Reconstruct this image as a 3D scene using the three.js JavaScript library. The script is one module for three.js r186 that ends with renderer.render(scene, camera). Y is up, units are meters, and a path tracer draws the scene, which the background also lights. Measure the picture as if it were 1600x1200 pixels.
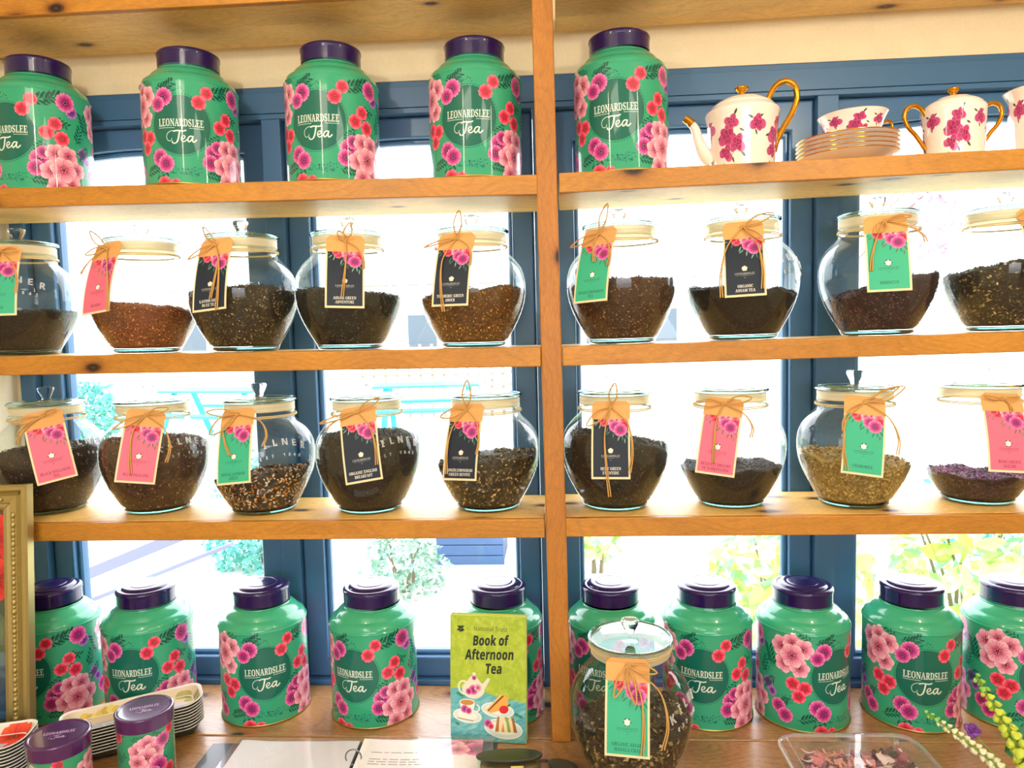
import * as THREE from 'three';
import { RoundedBoxGeometry } from 'three/addons/geometries/RoundedBoxGeometry.js';
import { TextGeometry } from 'three/addons/geometries/TextGeometry.js';
import { FontLoader } from 'three/addons/loaders/FontLoader.js';
import { mergeGeometries, mergeVertices } from 'three/addons/utils/BufferGeometryUtils.js';
import { ImprovedNoise } from 'three/addons/math/ImprovedNoise.js';
import { RectAreaLightUniformsLib } from 'three/addons/lights/RectAreaLightUniformsLib.js';

// ------------------------------------------------------------------ camera, sky, light, exposure
const scene = new THREE.Scene();
const camera = new THREE.PerspectiveCamera(55.33, 4 / 3, 0.02, 200);
camera.position.set(0.0092, 0.0293, 1.26);
camera.rotation.order = 'YXZ';
camera.rotation.set(-0.074, 0.0623, -0.0247);
scene.add(camera);
const renderer = new THREE.WebGLRenderer({ antialias: true });
renderer.toneMapping = THREE.LinearToneMapping;
renderer.toneMappingExposure = 1.0;
renderer.shadowMap.enabled = true;
RectAreaLightUniformsLib.init();
const SKY = 7, LAMP = 0.95, PANEL = 5.2;
{ // bright, even overcast sky
  const w = 64, h = 32, d = new Float32Array(w * h * 4);
  for (let y = 0; y < h; y++) for (let x = 0; x < w; x++) {
    const up = (y + 0.5) / h * 180 - 90, k = up > 0 ? 0.92 + 0.16 * up / 90 : 0.45, o = (y * w + x) * 4;
    d[o] = 0.95 * k; d[o + 1] = 0.985 * k; d[o + 2] = 1.05 * k; d[o + 3] = 1;
  }
  const t = new THREE.DataTexture(d, w, h, THREE.RGBAFormat, THREE.FloatType);
  t.mapping = THREE.EquirectangularReflectionMapping; t.magFilter = THREE.LinearFilter; t.needsUpdate = true;
  scene.background = t; scene.backgroundIntensity = SKY;
}

// ------------------------------------------------------------------ helpers
const V = (x, y, z) => new THREE.Vector3(x, y, z), V2 = (x, y) => new THREE.Vector2(x, y);
const rng = (seed) => { let a = seed >>> 0; return () => { a = (a + 0x6d2b79f5) | 0; let t = Math.imul(a ^ (a >>> 15), 1 | a); t = (t + Math.imul(t ^ (t >>> 7), 61 | t)) ^ t; return ((t ^ (t >>> 14)) >>> 0) / 4294967296; }; };
const noise = new ImprovedNoise(), N3 = (x, y, z) => noise.noise(x, y, z);
const lerp = THREE.MathUtils.lerp, clamp = THREE.MathUtils.clamp, R = THREE.MathUtils.degToRad;
const counts = {};
const numbered = (n) => { const k = counts[n] = (counts[n] ?? -1) + 1; return k ? n + '_' + String(k).padStart(3, '0') : n; };
function mesh(name, geometry, material, parent = scene) {
  const m = new THREE.Mesh(geometry, material); m.castShadow = m.receiveShadow = true;
  m.name = parent === scene ? numbered(name) : name; parent.add(m); return m;
}
function group(name, x = 0, y = 0, z = 0, turn = 0, tilt = 0) {
  const g = new THREE.Group(); g.name = numbered(name); g.position.set(x, y, z); g.rotation.order = 'ZYX'; g.rotation.set(0, turn, tilt); scene.add(g); return g;
}
function tag(o, label, category, grp, kind) { o.userData = { ...o.userData, label }; if (category) o.userData.category = category; if (grp) o.userData.group = grp; if (kind) o.userData.kind = kind; return o; }
const struct = (o, label) => { o.userData = { ...o.userData, kind: 'structure' }; if (label) o.userData.label = label; return o; };
const std = (color, roughness = 0.7, extra = {}) => new THREE.MeshPhysicalMaterial({ color, roughness, ...extra });
function canvasTex(w, h, draw, wrap = false) {
  const c = document.createElement('canvas'); c.width = w; c.height = h; draw(c.getContext('2d'), w, h);
  const t = new THREE.CanvasTexture(c); t.colorSpace = THREE.SRGBColorSpace; if (wrap) t.wrapS = t.wrapT = THREE.RepeatWrapping; return t;
}
// uv in metres (u along the grain), by the face's dominant axis; grain = 'x' | 'y' | 'z'
function boxUV(g, grain = 'x', ou = 0, ov = 0) {
  const p = g.attributes.position, n = g.attributes.normal, uv = new Float32Array(p.count * 2);
  for (let i = 0; i < p.count; i++) {
    const P = { x: p.getX(i), y: p.getY(i), z: p.getZ(i) }, a = { x: Math.abs(n.getX(i)), y: Math.abs(n.getY(i)), z: Math.abs(n.getZ(i)) };
    const d = a.x >= a.y && a.x >= a.z ? 'x' : a.y >= a.z ? 'y' : 'z', rest = ['x', 'y', 'z'].filter((k) => k !== d);
    const u = rest.includes(grain) ? grain : rest[0], v = rest.find((k) => k !== u);
    uv[i * 2] = P[u] + ou; uv[i * 2 + 1] = P[v] + ov + (d === 'y' ? 0.07 : 0);
  }
  g.setAttribute('uv', new THREE.BufferAttribute(uv, 2)); return g;
}
const box = (w, h, d, b = 0.002, seg = 1) => new RoundedBoxGeometry(w, h, d, seg, Math.min(b, w / 2.01, h / 2.01, d / 2.01));
const plank = (w, h, d, grain, seed, b = 0.002) => boxUV(box(w, h, d, b, 2), grain, (seed * 0.377) % 1.2, (seed * 0.193) % 0.3);
const lathe = (pts, seg = 48) => new THREE.LatheGeometry(pts.map((p) => V2(p[0], p[1])), seg);
const tube = (pts, r, seg = 24, rs = 6) => new THREE.TubeGeometry(new THREE.CatmullRomCurve3(pts), seg, r, rs, false);
function taperTube(pts, radii, seg = 24, rs = 10) {
  const c = new THREE.CatmullRomCurve3(pts), g = new THREE.TubeGeometry(c, seg, 1, rs, false), p = g.attributes.position;
  for (let i = 0; i <= seg; i++) {
    const t = i / seg, k = t * (radii.length - 1), a = Math.floor(k), r = lerp(radii[a], radii[Math.min(a + 1, radii.length - 1)], k - a), q = c.getPointAt(t);
    for (let j = 0; j <= rs; j++) { const o = i * (rs + 1) + j; p.setXYZ(o, q.x + (p.getX(o) - q.x) * r, q.y + (p.getY(o) - q.y) * r, q.z + (p.getZ(o) - q.z) * r); }
  }
  g.computeVertexNormals(); return g;
}
const moved = (g, x, y, z) => g.translate(x, y, z);
// rows of points -> surface; rows[i][j] = Vector3, closed along j
function loft(rows, capStart = true, capEnd = true) {
  const n = rows[0].length, pos = [], idx = [];
  rows.forEach((r) => r.forEach((p) => pos.push(p.x, p.y, p.z)));
  for (let i = 0; i + 1 < rows.length; i++) for (let j = 0; j < n; j++) { const a = i * n + j, b = i * n + (j + 1) % n; idx.push(a, a + n, b, b, a + n, b + n); }
  const cap = (r, flip) => { const c = rows[r].reduce((s, p) => s.add(p), V(0, 0, 0)).multiplyScalar(1 / n), at = pos.length / 3; pos.push(c.x, c.y, c.z); for (let j = 0; j < n; j++) { const a = r * n + j, b = r * n + (j + 1) % n; flip ? idx.push(at, b, a) : idx.push(at, a, b); } };
  if (capStart) cap(0, false); if (capEnd) cap(rows.length - 1, true);
  const g = new THREE.BufferGeometry(); g.setAttribute('position', new THREE.Float32BufferAttribute(pos, 3)); g.setIndex(idx); g.computeVertexNormals(); return g;
}
const roundRect = (w, d, r, k = 6) => { const out = []; for (const [sx, sz, a0] of [[1, 1, 0], [-1, 1, 90], [-1, -1, 180], [1, -1, 270]]) for (let i = 0; i <= k; i++) { const a = R(a0 + 90 * i / k); out.push([sx * (w / 2 - r) + r * Math.cos(a), sz * (d / 2 - r) + r * Math.sin(a)]); } return out; };

// ------------------------------------------------------------------ procedural textures
function woodTex(seed, contrast, knots, W = 1536, H = 384) {
  const rnd = rng(seed), ks = []; for (let i = 0; i < knots; i++) ks.push([rnd() * W, rnd() * H, 5 + rnd() * 7]);
  const px = new Uint8Array(W * H * 4);
  for (let y = 0; y < H; y++) for (let x = 0; x < W; x++) {
    let warp = 0, dark = 0;
    for (const [kx, ky, kr] of ks) { let dx = Math.abs(x - kx), dy = y - ky; if (dx > W / 2) dx = W - dx; const q = Math.hypot(dx * 0.55, dy) / kr; if (q < 7) { warp += Math.exp(-q * 0.7) * 26 * Math.sign(dy || 1); dark = Math.max(dark, q < 1.05 ? 0.78 - 0.25 * Math.sin(q * 9) : Math.exp(-(q - 1) * 1.6) * 0.4); } }
    const th = x / W * Math.PI * 2, cx = Math.cos(th) * 1.3, cz = Math.sin(th) * 1.3, yy = (y + warp) / H;
    const slow = N3(cx + seed, yy * 3.5, cz), ring = Math.sin((yy * 17 + slow * 4.2 + N3(cx * 3, yy * 9, cz * 3 + seed) * 0.7) * 6.283), fine = N3(cx * 14, yy * 130, cz * 14 + seed), fibre = N3(cx * 45, yy * 260, cz * 45 + seed);
    let l = 0.92 + contrast * (0.035 * (ring > 0 ? -ring * ring : 0.25) + 0.09 * slow + 0.07 * fine + 0.05 * fibre); l *= 1 - dark;
    const red = 1 - 0.6 * dark, o = (y * W + x) * 4;
    px[o] = clamp(l, 0, 1) * 255; px[o + 1] = clamp(l * (0.985 - 0.05 * (1 - l)) * lerp(1, red, 0.45), 0, 1) * 255; px[o + 2] = clamp(l * (0.96 - 0.25 * (1 - l)) * lerp(1, red, 0.8), 0, 1) * 255; px[o + 3] = 255;
  }
  const t = new THREE.DataTexture(px, W, H); t.colorSpace = THREE.SRGBColorSpace; t.wrapS = t.wrapT = THREE.RepeatWrapping; t.magFilter = THREE.LinearFilter; t.repeat.set(1 / 1.2, 1 / 0.3); t.needsUpdate = true; return t;
}
const pineMap = woodTex(11, 1.0, 9), rusticMap = woodTex(47, 1.9, 12);
function plasterTex() {
  const W = 256, px = new Uint8Array(W * W * 4);
  for (let y = 0; y < W; y++) for (let x = 0; x < W; x++) { const l = 246 + 4 * N3(x / 21, y / 21, 3) + 4 * N3(x / 3.1, y / 3.1, 8), o = (y * W + x) * 4; px[o] = px[o + 1] = px[o + 2] = l; px[o + 3] = 255; }
  const t = new THREE.DataTexture(px, W, W); t.colorSpace = THREE.SRGBColorSpace; t.wrapS = t.wrapT = THREE.RepeatWrapping; t.magFilter = THREE.LinearFilter; t.repeat.set(2, 2); t.needsUpdate = true; return t;
}
const plaster = plasterTex();

// flower painting, for the prints
function petalFlower(c, x, y, r, n, inner, mid, outer, rot = 0, squash = 1) {
  c.save(); c.translate(x, y); c.rotate(rot); c.scale(1, squash);
  for (let k = 0; k < n; k++) {
    c.save(); c.rotate(k / n * 6.283);
    const g = c.createLinearGradient(0, 0, r, 0); g.addColorStop(0, inner); g.addColorStop(0.45, mid); g.addColorStop(1, outer); c.fillStyle = g;
    const w = r * Math.PI / n * (n > 6 ? 1.2 : 1.02), tip = n === 6 ? 0.04 : 0.3; c.beginPath(); c.moveTo(0, 0); c.bezierCurveTo(r * 0.3, -w * 0.7, r * 0.75, -w * 1.35, r, -w * tip); if (n !== 6) c.lineTo(r * 0.92, 0); c.lineTo(r, w * tip); c.bezierCurveTo(r * 0.75, w * 1.35, r * 0.3, w * 0.7, 0, 0); c.fill(); c.strokeStyle = inner; c.globalAlpha = 0.28; c.lineWidth = Math.max(1, r * 0.035); c.stroke(); c.globalAlpha = 1;
    c.strokeStyle = inner; c.globalAlpha = 0.35; c.lineWidth = r * 0.03; c.beginPath(); c.moveTo(r * 0.1, 0); c.lineTo(r * 0.8, 0); c.stroke(); c.beginPath(); c.moveTo(r * 0.1, w * 0.1); c.lineTo(r * 0.7, w * 0.5); c.moveTo(r * 0.1, -w * 0.1); c.lineTo(r * 0.7, -w * 0.5); c.stroke(); c.globalAlpha = 1;
    c.restore();
  }
  c.fillStyle = inner; c.beginPath(); c.arc(0, 0, r * 0.17, 0, 7); c.fill(); c.fillStyle = '#fbe6b0'; for (let k = 0; k < 5; k++) { c.beginPath(); c.arc(Math.cos(k * 1.26) * r * 0.16, Math.sin(k * 1.26) * r * 0.16, r * 0.035, 0, 7); c.fill(); }
  c.restore();
}
const pinkF = (c, x, y, r, a) => petalFlower(c, x, y, r * 1.22, 6, '#8e1f48', '#f093b0', '#fbd3dc', a), magF = (c, x, y, r, a) => petalFlower(c, x, y, r * 1.22, 8, '#520a48', '#c8308c', '#f7a0c8', a),
  redF = (c, x, y, r, a) => petalFlower(c, x, y, r * 1.18, 5, '#8c0d28', '#e82a52', '#fb94a0', a), purF = (c, x, y, r, a) => petalFlower(c, x, y, r, 7, '#3a0d5c', '#8d3fae', '#cf9be0', a);
function leaf(c, x, y, l, a, col, w = 0.28) { c.save(); c.translate(x, y); c.rotate(a); c.fillStyle = col; c.beginPath(); c.moveTo(0, 0); c.quadraticCurveTo(l * 0.5, -l * w, l, 0); c.quadraticCurveTo(l * 0.5, l * w, 0, 0); c.fill(); c.restore(); }
function sprig(c, x, y, l, a, col, n = 5) { c.save(); c.translate(x, y); c.rotate(a); c.strokeStyle = col; c.lineWidth = l * 0.03; c.beginPath(); c.moveTo(0, 0); c.quadraticCurveTo(l * 0.5, -l * 0.1, l, 0); c.stroke(); for (let k = 1; k < n; k++) { leaf(c, l * k / (n - 1), -l * 0.03, l * 0.4, -0.75, col, 0.3); leaf(c, l * (k - 0.45) / (n - 1), 0, l * 0.36, 0.75, col, 0.3); } c.restore(); }
function scriptTea(c, x, y, s, col) {
  c.save(); c.translate(x, y); c.scale(s, s); c.strokeStyle = col; c.lineCap = 'round'; c.lineJoin = 'round';
  const st = (w, f) => { c.lineWidth = w; c.beginPath(); f(); c.stroke(); };
  st(2.5, () => { c.moveTo(-20, -24); c.bezierCurveTo(-44, -30, -66, -12, -58, 10); c.bezierCurveTo(-52, 26, -34, 20, -36, 8); });
  st(6, () => { c.moveTo(-26, -22); c.bezierCurveTo(-8, -32, 8, -18, 26, -28); });
  st(7, () => { c.moveTo(0, -25); c.bezierCurveTo(-4, -6, -6, 14, -14, 24); }); st(5, () => { c.moveTo(-14, 24); c.bezierCurveTo(-20, 34, -36, 32, -34, 22); });
  st(5, () => { c.moveTo(8, 12); c.bezierCurveTo(22, 10, 26, -4, 16, -4); c.bezierCurveTo(2, -2, 2, 24, 16, 22); c.bezierCurveTo(24, 21, 30, 12, 34, 8); });
  st(6, () => { c.moveTo(54, -2); c.bezierCurveTo(42, -8, 30, 6, 34, 18); c.bezierCurveTo(38, 28, 50, 14, 56, -2); c.bezierCurveTo(50, 16, 52, 26, 62, 20); c.lineTo(70, 12); });
  c.restore();
}
function serifWord(c, word, x, y, w, h, col, weight = 'bold') { c.save(); c.font = `${weight} 100px serif`; c.fillStyle = col; c.textAlign = 'center'; c.textBaseline = 'middle'; const m = c.measureText(word).width; c.translate(x, y); c.scale(w / m, h / 72); c.fillText(word, 0, 0); c.restore(); }
// half the tin's girth (0.2655 m) by 0.18 m; the logo at 0 degrees
const tinMap = canvasTex(1024, 694, (c, W, H) => {
  const rnd = rng(5), X = (deg) => 512 + deg * 5.689, Y = (h) => H - h / 0.18 * H;
  c.fillStyle = '#35a67e'; c.fillRect(0, 0, W, H);
  const wrapped = (f) => { for (const s of [-W, 0, W]) { c.save(); c.translate(s, 0); f(); c.restore(); } };
  wrapped(() => {
    const dark = '#0c5546', teal = '#1d8379';
    for (const [d, h, n, sx, sy] of [[-12, 0.163, 60, 70, 18], [8, 0.022, 70, 80, 22], [86, 0.1, 30, 40, 24], [-62, 0.055, 40, 50, 26], [-86, 0.12, 30, 34, 40]]) for (let k = 0; k < n; k++) { c.fillStyle = k % 3 ? teal : dark; c.globalAlpha = 0.75; c.beginPath(); c.ellipse(X(d) + (rnd() + rnd() - 1) * sx * 1.5, Y(h) + (rnd() + rnd() - 1) * sy * 1.6, 3 + rnd() * 4, 3 + rnd() * 3, rnd() * 3, 0, 7); c.fill(); c.globalAlpha = 1; }
    for (const [d, h, l0, a, n] of [[-26, 0.157, 95, -0.55, 6], [-30, 0.165, 70, -0.2, 5], [30, 0.157, 130, -0.25, 6], [44, 0.15, 70, -0.9, 5], [52, 0.128, 80, 0.3, 5], [50, 0.1, 90, -0.9, 5], [48, 0.09, 80, 2.6, 5], [80, 0.09, 90, -1.2, 5], [36, 0.03, 110, 0.35, 6], [26, 0.02, 90, 0.15, 6], [-30, 0.02, 80, 1.2, 5], [-20, 0.03, 90, 1.7, 5], [-50, 0.02, 100, -0.3, 6], [-60, 0.06, 90, 2.4, 6], [-36, 0.06, 80, 1.2, 6], [-80, 0.11, 110, -1.9, 6], [-78, 0.09, 90, 2.5, 6], [-34, 0.17, 60, -2.6, 4]]) sprig(c, X(d), Y(h), l0 * 1.25, a, dark, n);
    // logo disc
    c.fillStyle = '#12695a'; c.beginPath(); c.arc(X(0), Y(0.102), 196, 0, 7); c.fill(); c.strokeStyle = '#0a4a40'; c.lineWidth = 3.5; c.setLineDash([13, 7]); c.beginPath(); c.arc(X(0), Y(0.102), 205, 0, 7); c.stroke(); c.setLineDash([]);
    serifWord(c, 'LEONARDSLEE', X(0), Y(0.106), 300, 50, '#e4ece2'); c.fillStyle = '#e4ece2'; c.fillRect(X(0) - 150, Y(0.106) + 34, 112, 3); c.fillRect(X(0) + 56, Y(0.106) + 34, 94, 3);
    scriptTea(c, X(-1), Y(0.082), 1.5, '#e4ece2');
    // cluster of large pink flowers beside the logo, magenta and red round it
    magF(c, X(-19), Y(0.15), 52, 0.2); magF(c, X(-27), Y(0.138), 44, 0.9);
    for (const [d, h, r] of [[-70, 0.154, 66], [-57, 0.164, 56], [-66, 0.124, 62], [-44, 0.154, 62], [-48, 0.118, 58], [-57, 0.14, 74]]) pinkF(c, X(d), Y(h), r, rnd() * 3);
    redF(c, X(-56), Y(0.088), 44, 0.3); redF(c, X(-42), Y(0.082), 44, 1); redF(c, X(-49), Y(0.066), 42, 0.6);
    magF(c, X(-27), Y(0.047), 50, 0.2); magF(c, X(-19), Y(0.036), 50, 0.7); magF(c, X(-74), Y(0.04), 46, 0.2); magF(c, X(-65), Y(0.026), 46, 0.5);
    redF(c, X(-22), Y(0.001), 46, 0.2); redF(c, X(-8), Y(0.0), 34, 0.2);
    redF(c, X(21.5), Y(0.142), 42, 0.4); redF(c, X(31), Y(0.16), 38, 0.9);
    purF(c, X(76), Y(0.148), 48, 0.1); magF(c, X(69), Y(0.162), 56, 0.5); purF(c, X(90), Y(0.075), 46, 0.5); purF(c, X(97), Y(0.062), 34, 0.5);
    redF(c, X(46), Y(0.104), 42, 0.2); redF(c, X(56), Y(0.121), 40, 0.7); redF(c, X(63), Y(0.096), 44, 0.1);
    magF(c, X(37), Y(0.056), 54, 0.1); magF(c, X(33), Y(0.04), 48, 0.5); magF(c, X(42), Y(0.068), 40, 0.5);
    for (const [d, h, r] of [[55, 0.068, 58], [69, 0.066, 60], [79, 0.042, 58], [49, 0.036, 62], [72, 0.014, 62], [55, 0.008, 60], [63, 0.04, 76]]) pinkF(c, X(d), Y(h), r, rnd() * 3);
  });
}, true);
tinMap.wrapS = tinMap.wrapT = THREE.RepeatWrapping; tinMap.repeat.set(2, 1);
const smallTinMap = canvasTex(1024, 400, (c, W, H) => {
  const rnd = rng(8); c.fillStyle = '#2f9f72'; c.fillRect(0, 0, W, H);
  for (let k = 0; k < 26; k++) sprig(c, rnd() * W, rnd() * H, 60 + rnd() * 40, rnd() * 6.3, '#0f6150', 5);
  for (const cx of [170, 512, 854]) { for (const [x, y, r] of [[-50, -20, 56], [0, -60, 52], [40, -10, 56], [-10, 30, 60], [-60, 50, 46], [50, 60, 40]]) pinkF(c, cx + x, 150 + y, r, rnd() * 3); magF(c, cx + 60, 250, 46, 0.3); magF(c, cx + 96, 90, 40, 0.8); magF(c, cx + 20, 290, 42, 0.8); redF(c, cx + 130, 300, 36, 0.1); redF(c, cx - 110, 330, 34, 0.1); redF(c, cx + 150, 40, 34, 0.4); }
}, true);
const lidMap = canvasTex(256, 256, (c, W, H) => { c.fillStyle = '#4c1a5e'; c.fillRect(0, 0, W, H); serifWord(c, 'LEONARDSLEE', 128, 112, 150, 26, '#d9c4e2'); scriptTea(c, 126, 156, 0.62, '#d9c4e2'); });
const roseMap = canvasTex(1024, 512, (c, W, H) => {
  const rnd = rng(21); c.fillStyle = '#fbeee6'; c.fillRect(0, 0, W, H);
  const rose = (x, y, r) => { for (let k = 0; k < 9; k++) { const a = k * 2.4 + rnd(), q = r * (0.62 - k * 0.055), g = c.createRadialGradient(x, y, 0, x, y, r * 1.15); g.addColorStop(0, '#8d0f4a'); g.addColorStop(0.6, '#c7347e'); g.addColorStop(1, '#e97fb2'); c.fillStyle = g; c.globalAlpha = 0.9; c.beginPath(); c.ellipse(x + Math.cos(a) * r * 0.42 * (1 - k / 11), y + Math.sin(a) * r * 0.42 * (1 - k / 11), q * 0.78, q * 0.62, a, 0, 7); c.fill(); c.strokeStyle = '#f2a7c9'; c.lineWidth = 2; c.globalAlpha = 0.6; c.stroke(); } c.globalAlpha = 1; };
  for (const o of [20, 532]) {
    const grow = (x, y, k, f) => { c.save(); c.translate(x, y); c.scale(k, k); c.translate(-x, -y); f(); c.restore(); };
    for (const [x, y, l, a] of [[90, 330, 70, 0.7], [70, 250, 60, 2.9], [150, 190, 54, -1.2], [120, 400, 60, 1.2], [170, 330, 60, 0.2], [205, 200, 50, 0.5], [375, 130, 60, -0.5], [330, 130, 54, 3.6], [350, 210, 54, 1.2]]) leaf(c, o + x, y, l, a, rnd() > 0.5 ? '#46512f' : '#5d5a45', 0.34);
    c.strokeStyle = '#5d4a3a'; c.lineWidth = 4; c.beginPath(); c.moveTo(o + 110, 420); c.quadraticCurveTo(o + 130, 380, o + 160, 340); c.stroke();
    grow(o + 128, 290, 1.4, () => { rose(o + 96, 250, 98); rose(o + 166, 300, 72); rose(o + 76, 345, 70); rose(o + 128, 180, 60); for (const [x, y, l, a] of [[60, 400, 40, 1.9], [190, 350, 44, 0.8], [150, 150, 40, -1.0], [40, 260, 40, 2.9]]) leaf(c, o + x, y, l, a, '#46512f', 0.36); });
    grow(o + 372, 170, 1.25, () => rose(o + 372, 170, 80));
  }
});
roseMap.wrapS = roseMap.wrapT = THREE.RepeatWrapping;
const skyTea = '#2fae84';
function tagMap(kind, lines, seed) {
  const look = { pink: ['#ee6f8c', '#7d1d3c', '#7d1d3c'], teal: ['#37b68e', '#0f5c50', '#0f5c50'], navy: ['#0f2034', '#d8d5c8', '#eeeadd'] }[kind];
  return canvasTex(280, 470, (c, W, H) => {
    const rnd = rng(seed); c.fillStyle = look[0]; c.fillRect(0, 0, W, H);
    const lc = kind === 'navy' ? '#7fb49a' : kind === 'pink' ? '#7f7f6a' : '#1d7a5d', ld = kind === 'navy' ? '#3f7a5e' : '#5f6d55';
    for (const [x, y, l, a] of [[40, 30, 46, 2.4], [60, 40, 46, 1.9], [120, 70, 54, 1.9], [140, 100, 50, 2.4], [165, 110, 52, 1.7], [230, 130, 54, 1.4], [250, 120, 60, 1.0], [262, 90, 60, 0.9], [215, 140, 50, 2.0], [255, 160, 46, 1.6], [25, 20, 40, 2.9]]) leaf(c, x, y, l, a, rnd() > 0.5 ? lc : ld, 0.2);
    redF(c, 88, 24, 34, 0.4); redF(c, 66, 4, 26, 0.4);
    pinkF(c, 190, 14, 46, 0.3); pinkF(c, 246, 18, 44, 0.9); pinkF(c, 148, 18, 32, 0.2); redF(c, 252, 50, 34, 0.1); magF(c, 176, 62, 42, 0.2); magF(c, 218, 92, 46, 0.6);
    // emblem: white blossom in a ring of leaves, name under it
    if (kind !== 'navy') for (let k = 0; k < 6; k++) leaf(c, 140 + Math.cos(k * 1.047) * 12, 262 + Math.sin(k * 1.047) * 12, 19, k * 1.047, '#2b1420', 0.5);
    for (let k = 0; k < 5; k++) { c.fillStyle = kind === 'navy' ? '#f6e6cf' : '#fff2ee'; c.beginPath(); c.arc(140 + Math.cos(k * 1.257 - 1.57) * 11, 262 + Math.sin(k * 1.257 - 1.57) * 11, 11, 0, 7); c.fill(); }
    serifWord(c, 'LEONARDSLEE', 140, 304, 150, 16, look[1], 'normal'); c.fillStyle = look[1]; c.globalAlpha = 0.6; c.fillRect(74, 319, 26, 2); c.fillRect(108, 319, 64, 3); c.fillRect(180, 319, 26, 2); c.fillRect(134, 334, 12, 5); c.globalAlpha = 1;
    const ys = lines.length > 1 ? [404, 438] : [418];
    lines.forEach((t, k) => serifWord(c, t, 140, ys[k], Math.min(236, t.length * 16.5), 24, look[2]));
  });
}

// ------------------------------------------------------------------ materials
const M = {
  lip: std('#cf8f30', 0.5, { map: pineMap, clearcoat: 0.15, clearcoatRoughness: 0.35 }),
  board: std('#ffd27c', 0.5, { map: pineMap, clearcoat: 0.15, clearcoatRoughness: 0.4 }),
  post: std('#c6822c', 0.5, { map: pineMap, clearcoat: 0.15, clearcoatRoughness: 0.4 }),
  counter: std('#b58a5a', 0.38, { map: rusticMap, clearcoat: 0.5, clearcoatRoughness: 0.25 }),
  wall: std('#f8ebca', 0.9, { map: plaster }), ceiling: std('#f4efe2', 0.9, { map: plaster }), floor: std('#cdb084', 0.6, { map: rusticMap }),
  paint: std('#44709a', 0.4, { specularIntensity: 0.6, clearcoat: 0.2, clearcoatRoughness: 0.2 }),
  pane: std('#ffffff', 0.0, { transmission: 1, thickness: 0, ior: 1.5 }),
  jar: std('#fbfffe', 0.0, { transmission: 1, thickness: 0, ior: 1.5 }),
  solid: std('#f4fffd', 0.0, { transmission: 1, thickness: 0.01, ior: 1.5, attenuationColor: new THREE.Color(0.72, 0.93, 0.92), attenuationDistance: 0.03 }),
  knob: std('#ffffff', 0.0, { transmission: 1, thickness: 0.01, ior: 1.16 }), lidRimGlass: std('#ffffff', 0.0, { transmission: 1, thickness: 0.01, ior: 1.45, attenuationColor: new THREE.Color(0.45, 0.78, 0.78), attenuationDistance: 0.012 }), lidGlass: std('#e6f5f6', 0.0, { transmission: 1, thickness: 0, ior: 1.55 }),
  seal: std('#f5ecd2', 0.6, { transmission: 0.55, thickness: 0 }),
  emboss: std('#ffffff', 0.35, { transmission: 0.8, thickness: 0 }),
  tin: std('#ffffff', 0.4, { map: tinMap, specularIntensity: 0.35, clearcoat: 0.7, clearcoatRoughness: 0.035 }),
  tinPlain: std('#35a67e', 0.3, { specularIntensity: 0.5, clearcoat: 0.9, clearcoatRoughness: 0.08 }),
  tinLid: std('#1f0850', 0.3, { specularIntensity: 0.4, clearcoat: 0.9, clearcoatRoughness: 0.08 }),
  brass: std('#b9a15a', 0.35, { metalness: 0.9 }),
  kraft: std('#e3ab68', 0.8), cream: std('#f3dfb4', 0.8),
  twine: std('#c99c58', 0.85), twinePale: std('#dcc490', 0.85),
  china: std('#fbeee6', 0.12, { clearcoat: 0.6, clearcoatRoughness: 0.05 }), rose: std('#ffffff', 0.12, { map: roseMap, clearcoat: 0.6, clearcoatRoughness: 0.05 }),
  gold: std('#d8992e', 0.16, { metalness: 1 }),
  white: std('#f2f0ee', 0.3),
};

// ------------------------------------------------------------------ the room
const TB = -0.708, FLOOR = -1.458, CEIL = 0.98, WZ = -0.212;                       // counter top, floor, ceiling, inner face of the window wall
function solidBox(name, x0, x1, y0, y1, z0, z1, material, parent) { const m = mesh(name, boxUV(box(x1 - x0, y1 - y0, z1 - z0, 0.001), 'x', x0, y0), material, parent); m.position.set((x0 + x1) / 2, (y0 + y1) / 2, (z0 + z1) / 2); return m; }
const XL = -2.0, XR = 2.4, ZB = 3.4, OX0 = -1.116, OX1 = 1.125, OY1 = 0.524;
struct(solidBox('floor', XL - 0.2, XR + 0.2, FLOOR - 0.1, FLOOR, WZ - 0.12, ZB + 0.2, M.floor));
struct(solidBox('ceiling', XL - 0.2, XR + 0.2, CEIL, CEIL + 0.1, WZ - 0.12, ZB + 0.2, M.ceiling));
struct(solidBox('wall_left', XL - 0.2, XL, FLOOR, CEIL, WZ, ZB, M.wall));
struct(solidBox('wall_right', XR, XR + 0.2, FLOOR, CEIL, WZ, ZB, M.wall));
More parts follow.
